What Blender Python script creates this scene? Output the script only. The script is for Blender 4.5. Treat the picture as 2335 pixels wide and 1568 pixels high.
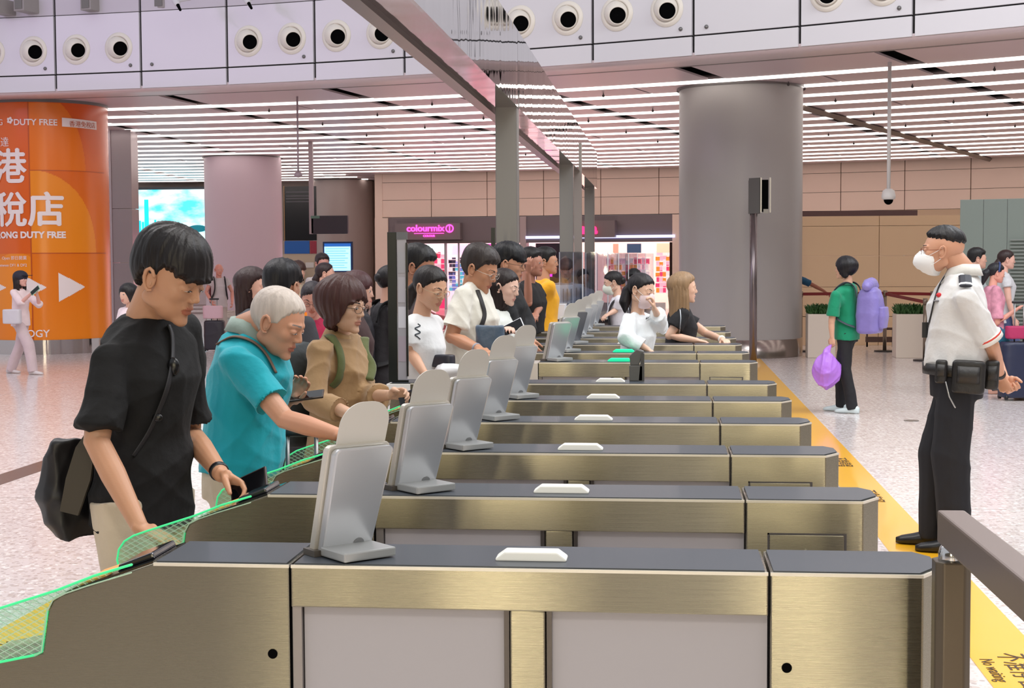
import bpy, bmesh, math, random
import numpy as np
from mathutils import Vector, Matrix
R = math.radians
rnd = random.Random(7)
for o in list(bpy.data.objects): bpy.data.objects.remove(o)
SC = bpy.context.scene
COL = SC.collection

# ---------------------------------------------------------------- camera
F, CX, CY = 3400.0, 1167.5, 784.0
PSI, TH, CAMH, RHO = R(5.8758), R(3.2363), 1.53, .005
_f = Vector((-math.sin(PSI)*math.cos(TH), math.cos(PSI)*math.cos(TH), -math.sin(TH)))
_r = Vector((math.cos(PSI), math.sin(PSI), 0))
_u = _r.cross(_f)
_r, _u = _r*math.cos(RHO)-_u*math.sin(RHO), _u*math.cos(RHO)+_r*math.sin(RHO)
cam = bpy.data.objects.new('camera', bpy.data.cameras.new('camera')); COL.objects.link(cam)
cam.data.sensor_width = 36; cam.data.lens = F/2335*36; cam.data.clip_start = .05; cam.data.clip_end = 300
cam.matrix_world = Matrix((( _r.x,_u.x,-_f.x,0),(_r.y,_u.y,-_f.y,0),(_r.z,_u.z,-_f.z,CAMH),(0,0,0,1)))
SC.camera = cam
def ray(px, py): return (_f + _r*((px-CX)/F) + _u*((CY-py)/F))
CO = Vector((0,0,CAMH))
def PY(px, py, y):                       # point of the place seen at a photo pixel, on the plane at depth y
    d = ray(px,py); return CO + d*(y/d.y)
def PZ(px, py, z):                       # same, on a level plane
    d = ray(px,py); return CO + d*((z-CAMH)/d.z)

# ---------------------------------------------------------------- light and exposure
W = bpy.data.worlds.new('atrium_daylight'); SC.world = W; W.use_nodes = True
W.node_tree.nodes['Background'].inputs[0].default_value = (.93,.95,1,1)
W.node_tree.nodes['Background'].inputs[1].default_value = .58
SC.view_settings.view_transform = 'Standard'; SC.view_settings.look = 'None'
SC.view_settings.exposure = .3; SC.view_settings.gamma = 1; SC.view_settings.use_curve_mapping = False
def area(name, loc, to, size, power, col=(1,1,1), sy=None):
    l = bpy.data.lights.new(name, 'AREA'); l.energy = power; l.color = col
    l.shape = 'RECTANGLE'; l.size = size; l.size_y = sy or size
    o = bpy.data.objects.new(name, l); COL.objects.link(o); o.location = loc
    o.rotation_euler = (Vector(to)-Vector(loc)).to_track_quat('-Z','Y').to_euler(); return o
area('atrium_lamp', (1.5,5,8.5), (0,6,0), 5, 520, (1,.97,.93), 8)
area('atrium_lamp', (-6,10,8.5), (-4,10,0), 5, 380, (1,.95,.93), 8)
area('atrium_lamp', (7,12,8.5), (6,12,0), 5, 650, (.95,.97,1), 8)
for x_,p_ in ((-1.66,95),(1.40,95),(-3.2,40)):      # unseen tall warm lamps, added to streak the gate steel
    area('streak_lamp', (x_,-8.85,2.5), (x_,0,2.5), .20, p_, (1,.87,.60), 3.0)
area('downlight', (.3,-1.8,5.0), (.3,1.5,0), .6, 60, (1,.93,.82))
area('violet_tint_light', (-14,14,6.5), (-8,24,5), 4, 90, (.72,.45,1.0), 2)  # unseen violet light added to tint the fascia's left end lavender

# ---------------------------------------------------------------- tags
def tag(o, label=None, cat=None, group=None, kind=None):
    if label: o['label'] = label
    if cat: o['category'] = cat
    if group: o['group'] = group
    if kind: o['kind'] = kind
    return o
def thing(name, label, cat, loc=(0,0,0), rz=0, group=None):
    o = bpy.data.objects.new(name, None); COL.objects.link(o); o.empty_display_size = .1
    o.location = loc; o.rotation_euler = (0,0,rz); return tag(o, label, cat, group)
def link(name, me, mat, parent=None, label=None, world=False):
    o = bpy.data.objects.new(name, me); COL.objects.link(o)
    if mat is not None and not me.materials:
        for m in (mat if isinstance(mat,(list,tuple)) else [mat]): me.materials.append(m)
    if parent is not None:
        o.parent = parent
        if world:                         # mesh is in world coordinates: undo the parent's placement
            o.matrix_parent_inverse = pw(parent).inverted()
    if label: o['label'] = label
    return o
def pw(p):
    return pw(p.parent) @ p.matrix_parent_inverse @ p.matrix_basis if p.parent else p.matrix_basis.copy()
def dup_tree(o, parent=None):
    c = o.copy(); COL.objects.link(c)
    if parent is not None: c.parent = parent; c.matrix_parent_inverse = o.matrix_parent_inverse
    for k in list(o.children): dup_tree(k, c)
    return c

# ---------------------------------------------------------------- materials
def lin(c):
    return tuple(((v/255)/12.92 if v/255 <= .04045 else ((v/255+.055)/1.055)**2.4) for v in c)
_mc = {}
def mat(name, rgb, rough=.5, metal=0, emis=0, bump=0, bscale=60, stretch=None, var=0, aniso=0, coat=0, alpha=None, trans=0, spec=None, vscale=None, sheen=0):
    if name in _mc: return _mc[name]
    m = bpy.data.materials.new(name); m.use_nodes = True; _mc[name] = m
    nt = m.node_tree; b = nt.nodes['Principled BSDF']
    c = (*lin(rgb),1)
    b.inputs['Base Color'].default_value = c; b.inputs['Roughness'].default_value = rough; b.inputs['Metallic'].default_value = metal
    if emis: b.inputs['Emission Color'].default_value = c; b.inputs['Emission Strength'].default_value = emis
    if coat: b.inputs['Coat Weight'].default_value = coat; b.inputs['Coat Roughness'].default_value = .08
    if aniso: b.inputs['Anisotropic'].default_value = aniso
    if trans: b.inputs['Transmission Weight'].default_value = trans
    if alpha is not None: b.inputs['Alpha'].default_value = alpha
    if spec is not None: b.inputs['Specular IOR Level'].default_value = spec
    if sheen and sum(rgb)>200: b.inputs['Sheen Weight'].default_value = sheen
    if bump or var:
        tc = nt.nodes.new('ShaderNodeTexCoord'); mp = nt.nodes.new('ShaderNodeMapping')
        nt.links.new(tc.outputs['Object'], mp.inputs[0])
        if stretch: mp.inputs['Scale'].default_value = stretch
        n = nt.nodes.new('ShaderNodeTexNoise'); n.inputs['Scale'].default_value = bscale; n.inputs['Detail'].default_value = 4
        nt.links.new(mp.outputs[0], n.inputs['Vector'])
        if bump:
            bp = nt.nodes.new('ShaderNodeBump'); bp.inputs['Strength'].default_value = bump; bp.inputs['Distance'].default_value = .01
            nt.links.new(n.outputs[0], bp.inputs['Height']); nt.links.new(bp.outputs[0], b.inputs['Normal'])
        if var:
            n2 = n
            if vscale:
                n2 = nt.nodes.new('ShaderNodeTexNoise'); n2.inputs['Scale'].default_value = vscale; n2.inputs['Detail'].default_value = 3
                nt.links.new(mp.outputs[0], n2.inputs['Vector'])
            mx = nt.nodes.new('ShaderNodeMix'); mx.data_type = 'RGBA'
            mx.inputs[6].default_value = (*[max(0,v*(1-var)) for v in c[:3]],1); mx.inputs[7].default_value = (*[min(1,v*(1+var)) for v in c[:3]],1)
            nt.links.new(n2.outputs[0], mx.inputs[0]); nt.links.new(mx.outputs[2], b.inputs['Base Color'])
    return m
def cloth(name, rgb, rough=.85, bump=.4, var=.12, bscale=25):
    return mat(name, rgb, rough, bump=bump, bscale=bscale, var=var, vscale=9, sheen=.15)

# ---------------------------------------------------------------- mesh helpers (numpy)
class MB:
    def __init__(s): s.v=[]; s.f=[]; s.m=[]; s.n=0
    def add(s, v, f, mi=0, M=None):
        v = np.asarray(v, float)
        if M is not None: v = v @ np.array(M.to_3x3()).T + np.array(M.translation)
        s.v.append(v); s.f += [tuple(i+s.n for i in q) for q in f]; s.m += [mi]*len(f); s.n += len(v); return s
    def box(s, x0,x1,y0,y1,z0,z1, mi=0, M=None):
        v = [(x,y,z) for z in (z0,z1) for y in (y0,y1) for x in (x0,x1)]
        return s.add(v, [(0,2,3,1),(4,5,7,6),(0,1,5,4),(2,6,7,3),(0,4,6,2),(1,3,7,5)], mi, M)
    def tube(s, pts, rad, n=10, caps=True, mi=0, flat=None, M=None):
        v, f = tube(pts, rad, n, caps, flat); return s.add(v, f, mi, M)
    def mesh(s, name, smooth=False, bevel=0, mats=None):
        me = bpy.data.meshes.new(name)
        me.from_pydata(np.concatenate(s.v).tolist(), [], s.f); 
        if any(s.m): me.polygons.foreach_set('material_index', s.m)
        if bevel:
            b = bmesh.new(); b.from_mesh(me)
            e = [x for x in b.edges if len(x.link_faces)==2 and x.calc_face_angle(0) > .5]
            bmesh.ops.bevel(b, geom=e, offset=bevel, segments=2, affect='EDGES', profile=.6); b.to_mesh(me); b.free()
        if smooth: me.polygons.foreach_set('use_smooth', [True]*len(me.polygons))
        if mats:
            for m in mats: me.materials.append(m)
        me.update(); return me
    def obj(s, name, m, parent=None, smooth=False, bevel=0, label=None, world=False):
        return link(name, s.mesh(name, smooth, bevel), m, parent, label, world)
def unit(v): v = np.asarray(v,float); return v/(np.linalg.norm(v)+1e-12)
def frames(pts, up=None):
    pts = np.asarray(pts,float); n = len(pts); T = np.zeros_like(pts)
    T[1:-1] = pts[2:]-pts[:-2]; T[0] = pts[1]-pts[0]; T[-1] = pts[-1]-pts[-2]
    T = np.array([unit(t) for t in T]); U=[]
    a = np.array(up if up is not None else ((0,0,1) if abs(T[0][2])<.9 else (1,0,0)), float)
    for t in T:
        a = unit(a-t*np.dot(a,t)); U.append(a.copy())
    U = np.array(U); V = np.cross(T,U); return pts,T,U,V
def tube(pts, rad, n=10, caps=True, flat=None, up=None):
    """rad: scalar list; flat: (a,b) multipliers on the U / V axes; caps: True rounded, 'f' flat"""
    pts,T,U,V = frames(pts, up); rad = np.asarray(rad,float)*np.ones(len(pts)); fa,fb = flat or (1,1)
    C,Rr,UU,VV = [],[],[],[]
    if caps is True:
        for k in (80,55,28):
            C.append(pts[0]-T[0]*rad[0]*math.sin(R(k))); Rr.append(rad[0]*math.cos(R(k))); UU.append(U[0]); VV.append(V[0])
    for i in range(len(pts)): C.append(pts[i]); Rr.append(rad[i]); UU.append(U[i]); VV.append(V[i])
    if caps is True:
        for k in (28,55,80):
            C.append(pts[-1]+T[-1]*rad[-1]*math.sin(R(k))); Rr.append(rad[-1]*math.cos(R(k))); UU.append(U[-1]); VV.append(V[-1])
    return loft([(C[i],UU[i]*fa,VV[i]*fb,Rr[i],Rr[i]) for i in range(len(C))], n)
def loft(rings, n=16, close=True, power=1.0):
    t = np.arange(n)/n*2*math.pi; c,s_ = np.cos(t),np.sin(t)
    if power != 1.0: c = np.sign(c)*abs(c)**power; s_ = np.sign(s_)*abs(s_)**power
    v = np.concatenate([np.asarray(ct)+np.outer(c*a,u)+np.outer(s_*b,w) for ct,u,w,a,b in rings]); f=[]
    for i in range(len(rings)-1):
        for k in range(n):
            k2=(k+1)%n; f.append((i*n+k,i*n+k2,(i+1)*n+k2,(i+1)*n+k))
    if close: f.append(tuple(range(n))[::-1]); f.append(tuple((len(rings)-1)*n+k for k in range(n)))
    return v,f
def ell(c, r, M3=None, nu=16, nv=10):
    v=[]; 
    for i in range(nv+1):
        p = math.pi*i/nv
        for k in range(nu):
            a = 2*math.pi*k/nu; v.append((math.sin(p)*math.cos(a),math.sin(p)*math.sin(a),math.cos(p)))
    f=[(i*nu+k,(i+1)*nu+k,(i+1)*nu+(k+1)%nu,i*nu+(k+1)%nu) for i in range(nv) for k in range(nu)]
    v = np.array(v)*np.array(r)
    if M3 is not None: v = v@np.asarray(M3).T
    return v+np.asarray(c,float), f
def prism(poly, y0, y1):                 # polygon in (x,z), extruded along y
    n=len(poly); v=[(x,y0,z) for x,z in poly]+[(x,y1,z) for x,z in poly]
    f=[tuple(range(n)), tuple(range(n,2*n))[::-1]]+[(i,i+n,(i+1)%n+n,(i+1)%n) for i in range(n)]
    return v,f
def prismz(poly, z0, z1):
    n=len(poly); v=[(x,y,z0) for x,y in poly]+[(x,y,z1) for x,y in poly]
    f=[tuple(range(n))[::-1], tuple(range(n,2*n))]+[(i,(i+1)%n,(i+1)%n+n,i+n) for i in range(n)]
    return v,f
def remesh(parts, voxel, smooth=4):
    """union of closed shapes -> one skin; returns (verts, faces)"""
    mb = MB()
    for v,f in parts: mb.add(v,f)
    me = mb.mesh('tmp'); b = bmesh.new(); b.from_mesh(me); bmesh.ops.recalc_face_normals(b, faces=b.faces); b.to_mesh(me); b.free()
    o = bpy.data.objects.new('tmp', me); COL.objects.link(o)
    r = o.modifiers.new('r','REMESH'); r.mode='VOXEL'; r.voxel_size=voxel; r.use_smooth_shade=True
    if smooth: s = o.modifiers.new('s','SMOOTH'); s.factor=.5; s.iterations=smooth
    dg = bpy.context.evaluated_depsgraph_get(); ev = o.evaluated_get(dg); m2 = ev.to_mesh()
    nv = len(m2.vertices); co = np.empty(nv*3,np.float32); m2.vertices.foreach_get('co',co)
    nl = len(m2.loops); li = np.empty(nl,np.int32); m2.loops.foreach_get('vertex_index',li)
    ls = np.empty(len(m2.polygons),np.int32); m2.polygons.foreach_get('loop_total',ls)
    if (ls==4).all(): fc = [tuple(q) for q in li.reshape(-1,4).tolist()]
    else:
        fc=[];k=0;L=li.tolist()
        for t in ls.tolist(): fc.append(tuple(L[k:k+t])); k+=t
    ev.to_mesh_clear(); bpy.data.objects.remove(o); bpy.data.meshes.remove(me)
    return co.reshape(-1,3).astype(float), fc
def vnormals(v, f):
    q = np.array([x[:4] if len(x)>=4 else (x[0],x[1],x[2],x[2]) for x in f]); a,b,c,d = (v[q[:,i]] for i in range(4))
    n = np.cross(c-a, d-b); N = np.zeros_like(v)
    for i in range(4): np.add.at(N, q[:,i], n)
    return N/(np.linalg.norm(N,axis=1,keepdims=True)+1e-12)
def fold(v, f, amp, freq=9, seed=0, dirn=None):
    """cloth folds: a soft field of ridges pushed along the normals"""
    rs = np.random.RandomState(seed); N = vnormals(v,f); h = np.zeros(len(v))
    for k in range(5):
        d = rs.normal(size=3); d[2]*=.45; d = unit(d)*freq*(1+.5*k); w = rs.normal(size=3)*freq*.5
        ph = v@d + 1.3*np.sin(v@w+rs.rand()*6)
        h += (1-np.abs(np.sin(ph)))**2/(1+.35*k)-.3
    return v + N*(h*amp)[:,None]
def smoothstep(x,a,b): t=np.clip((x-a)/(b-a),0,1); return t*t*(3-2*t)
def text_mesh(s, size, ext=.002, align='CENTER', bold=0, space=1):
    c = bpy.data.curves.new('lettering','FONT'); c.body=s; c.size=size; c.extrude=ext; c.align_x=align; c.resolution_u=3
    c.offset = bold; c.space_character = space
    o = bpy.data.objects.new('t',c); COL.objects.link(o)
    dg=bpy.context.evaluated_depsgraph_get(); me = bpy.data.meshes.new_from_object(o.evaluated_get(dg)); 
    bpy.data.objects.remove(o); me.materials.clear(); return me
# ================================================================ people
def s_ell(p, c, r): 
    q=(p-np.array(c)); k0=np.linalg.norm(q/r,axis=1); k1=np.linalg.norm(q/(np.array(r)**2),axis=1); return k0*(k0-1)/(k1+1e-9)
def s_cap(p,a,b,ra,rb):
    a=np.array(a);b=np.array(b);ab=b-a;t=np.clip(((p-a)@ab)/(ab@ab),0,1); return np.linalg.norm(p-a-t[:,None]*ab,axis=1)-(ra+(rb-ra)*t)
def smin(a,b,k): h=np.clip(.5+.5*(b-a)/k,0,1); return b*(1-h)+a*h-k*h*(1-h)
def smax(a,b,k): return -smin(-a,-b,k)
def head_sdf(p, fem=0, old=0):
    d = s_ell(p,(-.014,0,.030),(.096,.076,.084))
    d = smin(d, s_ell(p,(.030,0,-.020),(.056,.060,.082)), .03)
    d = smin(d, s_ell(p,(.030,0,-.068),(.048,.045-.004*fem,.038)), .025)
    for s in (-1,1):
        d = smin(d, s_ell(p,(-.008,s*.047,-.060),(.030,.012,.020)), .022)     # jaw angle
        d = smin(d, s_ell(p,(.056,s*.040,-.020),(.018,.017,.018)), .018)      # cheek
    d = smin(d, s_ell(p,(.072,0,-.097),(.018,.021,.015)), .016)               # chin
    for s in (-1,1):
        d = smin(d, s_cap(p,(.084,s*.012,.021),(.068,s*.048,.019),.010-.002*fem,.007), .010)   # brow ridge
        d = smax(d, -s_ell(p,(.097,s*.033,.001),(.020,.020,.0115)), .010)     # eye socket
        d = smin(d, s_ell(p,(.075,s*.032,.001),(.0135,.0165,.0115)), .004)    # lids
        d = smin(d, s_cap(p,(.084,s*.019,.006),(.073,s*.046,.005),.0040,.0034), .003)  # upper lid fold
    d = smin(d, s_cap(p,(.083,0,.012),(.100,0,-.025),.0065,.0090), .009)      # nose
    for s in (-1,1): d = smin(d, s_ell(p,(.092,s*.0105,-.030),(.010,.0065,.0065)), .005)
    d = smax(d, -s_ell(p,(.097,0,-.0425),(.010,.006,.0035)), .004)
    d = smin(d, s_ell(p,(.081,0,-.055),(.013,.022,.0058)), .006)             # upper lip
    d = smin(d, s_ell(p,(.080,0,-.068),(.0125,.018,.0064)), .006)             # lower lip
    d = smax(d, -s_cap(p,(.097,-.020,-.0615),(.097,.020,-.0615),.0035,.0035), .003)
    if old:
        for s in (-1,1): d = smax(d, -s_cap(p,(.098,s*.020,-.035),(.085,s*.036,-.065),.004,.004), .005)
    return d
_ico={}
def ico(sub):
    if sub not in _ico:
        b=bmesh.new(); bmesh.ops.create_icosphere(b, subdivisions=sub, radius=1); b.verts.ensure_lookup_table()
        v=np.array([x.co[:] for x in b.verts]); f=[tuple(q.index for q in x.verts) for x in b.faces]; b.free(); _ico[sub]=(v,f)
    return _ico[sub]
_head={}
def head_radius(sub, fem, old=0):
    k=(sub,fem,old)
    if k not in _head:
        d,f = ico(sub); r=np.full(len(d),.17)
        for i in range(60): r -= np.clip(head_sdf(d*r[:,None],fem,old),-.02,.03)*.75
        _head[k]=r
    return _head[k]
def ear_parts(s):
    pts=[]; 
    for k in range(9):
        a=R(-120+k*34); pts.append((-.008-.0165*math.cos(a)-.004*math.sin(a), s*(.0785+.004*math.sin(a)+.003), -.006+.030*math.sin(a)))
    t=tube(pts,[.003]+[.0052]*7+[.0045],8)
    return [t, ell((-.008,s*.0755,-.006),(.017,.006,.027)), ell((-.001,s*.079,-.014),(.004,.004,.008))]
def rot3(yaw,pitch=0,roll=0):            # yaw from +x anticlockwise, pitch>0 looks down
    return (Matrix.Rotation(R(yaw),3,'Z')@Matrix.Rotation(R(pitch),3,'Y')@Matrix.Rotation(R(roll),3,'X'))
def hand_parts(w, d, n, th, s=1, curl=(25,35,25), thumb=.6, spread=1):
    """w wrist, d pointing direction, n palm normal, th thumb side; returns closed shapes"""
    d=unit(d); n=unit(np.array(n)-d*np.dot(n,d)); t=unit(np.array(th)-d*np.dot(th,d)-n*np.dot(th,n)); w=np.asarray(w,float); P=[]
    P.append(loft([(w-d*.012*s,t,n,.026*s,.019*s),(w+d*.012*s,t,n,.029*s,.0165*s),(w+d*.045*s,t,n,.039*s,.0155*s),(w+d*.078*s,t,n,.041*s,.0135*s),(w+d*.092*s,t,n,.038*s,.010*s)],14))
    P.append(ell(w+d*.035*s+t*.024*s+n*.008*s,(.018*s,.018*s,.026*s)))
    for k,(off,L,r) in enumerate(((.030,.068,.0088),(.0105,.077,.0092),(-.0095,.071,.0088),(-.029,.055,.0078))):
        b=w+d*(.086-.004*abs(k-1.2))*s+t*off*s; dd=unit(d+t*off*1.6*spread); a=0; pts=[b-dd*.02*s,b]; 
        for j,(seg,c) in enumerate(zip((.46,.30,.24),curl)):
            a+=R(c*(1+.08*k)); pts.append(pts[-1]+(dd*math.cos(a)+n*math.sin(a))*L*seg*s)
        P.append(tube(pts,[r*s,r*s,r*.97*s,r*.9*s,r*.72*s],10))
    b=w+d*.022*s+t*.026*s+n*.006*s; td=unit(d*.72+t*.62+n*thumb)
    td2=unit(d*.95+t*.12+n*thumb*1.1)
    P.append(tube([b-td*.01*s,b+td*.036*s,b+td*.036*s+td2*.03*s,b+td*.036*s+td2*.052*s],[.013*s,.0115*s,.0098*s,.0072*s],10))
    return P
SKIN = {}
def skin(rgb):
    k='skin_%d_%d_%d'%rgb
    if k not in _mc:
        m=mat(k,rgb,.42,bump=.06,bscale=220,var=.05,vscale=14,spec=.4); b=m.node_tree.nodes['Principled BSDF']
        b.inputs['Subsurface Weight'].default_value=.12; b.inputs['Subsurface Radius'].default_value=(.012,.005,.003); b.inputs['Subsurface Scale'].default_value=.6
    return _mc[k]
def hairmat(rgb):
    k='hair_%d_%d_%d'%rgb
    return mat(k,rgb,.44,bump=.4,bscale=70,stretch=(1,1,.12),var=.35,spec=.35)
HAIR = dict(
 short = dict(az=[0,25,50,70,85,100,115,180], line=[.060,.058,.045,.000,-.012,.010,-.045,-.070], th=[.020,.022,.017,.010,.006,.006,.008,.010], top=.026),
 bowl  = dict(az=[0,25,45,60,74,84,96,110,130,180], line=[.024,.022,.030,.040,.030,-.012,.016,.012,-.034,-.052], th=[.022,.024,.026,.020,.012,.005,.010,.012,.018,.020], top=.036),
 crop  = dict(az=[0,25,45,62,80,95,110,180], line=[.068,.066,.050,.012,-.004,.018,-.040,-.068], th=[.006,.006,.006,.004,.004,.004,.004,.005], top=.010),
 fade  = dict(az=[0,25,45,62,80,95,110,180], line=[.070,.068,.066,.062,.062,.060,.052,.040], th=[.018,.016,.013,.010,.008,.008,.009,.010], top=.020),
 bob   = dict(az=[0,20,40,55,75,100,140,180], line=[.040,.030,.010,-.055,-.082,-.090,-.100,-.104], th=[.016,.018,.020,.022,.026,.030,.036,.036], top=.026),
 tied  = dict(az=[0,25,50,70,85,100,120,180], line=[.070,.060,.042,.010,.006,.014,-.030,-.060], th=[.010,.010,.010,.008,.008,.008,.010,.012], top=.012),
 long  = dict(az=[0,20,40,60,74,88,140,180], line=[.066,.062,.054,.036,-.010,-.100,-.115,-.115], th=[.008,.009,.010,.012,.022,.026,.030,.030], top=.020),
)
def hair_cap(style, sub, fem, seed=0, extra=0, jag=.006):
    h=HAIR[style]; d,f=ico(sub); r=head_radius(sub,fem); p=d*r[:,None]
    az=np.degrees(np.arctan2(np.abs(p[:,1]),p[:,0]+.012)); line=np.interp(az,h['az'],h['line']); th=np.interp(az,h['az'],h['th'])
    an=np.arctan2(p[:,1],p[:,0]); rs=np.random.RandomState(seed); ph=rs.rand(4)*6
    tooth=(np.abs(np.sin(an*9+ph[0]))+np.abs(np.sin(an*17+ph[1]))*.6-.8)*jag
    m=smoothstep(p[:,2]-line+tooth,-.003,.008)
    topm=smoothstep(p[:,2],.03,.10); t=th*(1-topm)+h['top']*topm
    st=np.zeros(len(d))
    for k,(a_,w_) in enumerate(((11,.5),(23,.35),(41,.22),(67,.12))):
        st+=w_*np.sin(an*a_+ph[k]+p[:,2]*(18+9*k)+2*np.sin(p[:,0]*22+k))
    t=t*(1+.10*st)+extra*m
    rr=r-.004+m*(t+.004)
    v=d*rr[:,None]; return v,f,m
def head_mesh_parts(mb, M, hs, sub, fem, old, look='open', brow=True):
    """adds head, ears, eyes to mb; slots: 0 skin 1 lips 2 brow 3 eye white 4 iris"""
    d,f=ico(sub); r=head_radius(sub,fem,old); v=d*r[:,None]; c=np.array([v[list(q)].mean(0) for q in f]) if sub<=3 else v[np.array(f)].mean(1)
    mi=np.zeros(len(f),int)
    lip=(np.abs(c[:,1])<.0225*np.sqrt(np.clip(1-((c[:,2]+.0625)/.0135)**2,0,1)))&(c[:,0]>.06)&(np.abs(c[:,2]+.0625)<.0135); mi[lip]=1
    if brow:
        ay=np.abs(c[:,1]); bl=.0225+.004*np.sin((ay-.012)/.036*2.4); b=(ay>.013)&(ay<.050)&(np.abs(c[:,2]-bl)<.0034*(1.1-(ay-.012)/.06))&(c[:,0]>.04); mi[b]=2
    mb.v.append((v*hs)@np.array(M.to_3x3()).T+np.array(M.translation)); mb.f+=[tuple(i+mb.n for i in q) for q in f]; mb.m+=mi.tolist(); mb.n+=len(v)
    n=10 if sub<5 else 16
    for s in (-1,1):
        for part in ear_parts(s): mb.add(part[0]*hs,part[1],0,M)
        hz=.0044 if look=='open' else .0018
        zz=.0005 if look=='open' else -.0035
        e=ell((.0835,s*.0325,zz),(.0062,.0135,hz),rot3(s*22),n,n); mb.add(e[0]*hs,e[1],3,M)
        e=ell((.0880,s*.0325,zz-.0004),(.0030,.0050,hz*.93),rot3(s*14),n,n); mb.add(e[0]*hs,e[1],4,M)
        q=[]
        for k in range(6):
            a=k/5; y=.019+.0275*a; q.append((.0905-.012*a*a-.002*a, s*y, zz+hz+.0008-.006*(a-.45)**2*2))
        t=tube(q,[.0007,.0011,.0012,.0012,.0011,.0008],6); mb.add(t[0]*hs,t[1],2,M)

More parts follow.
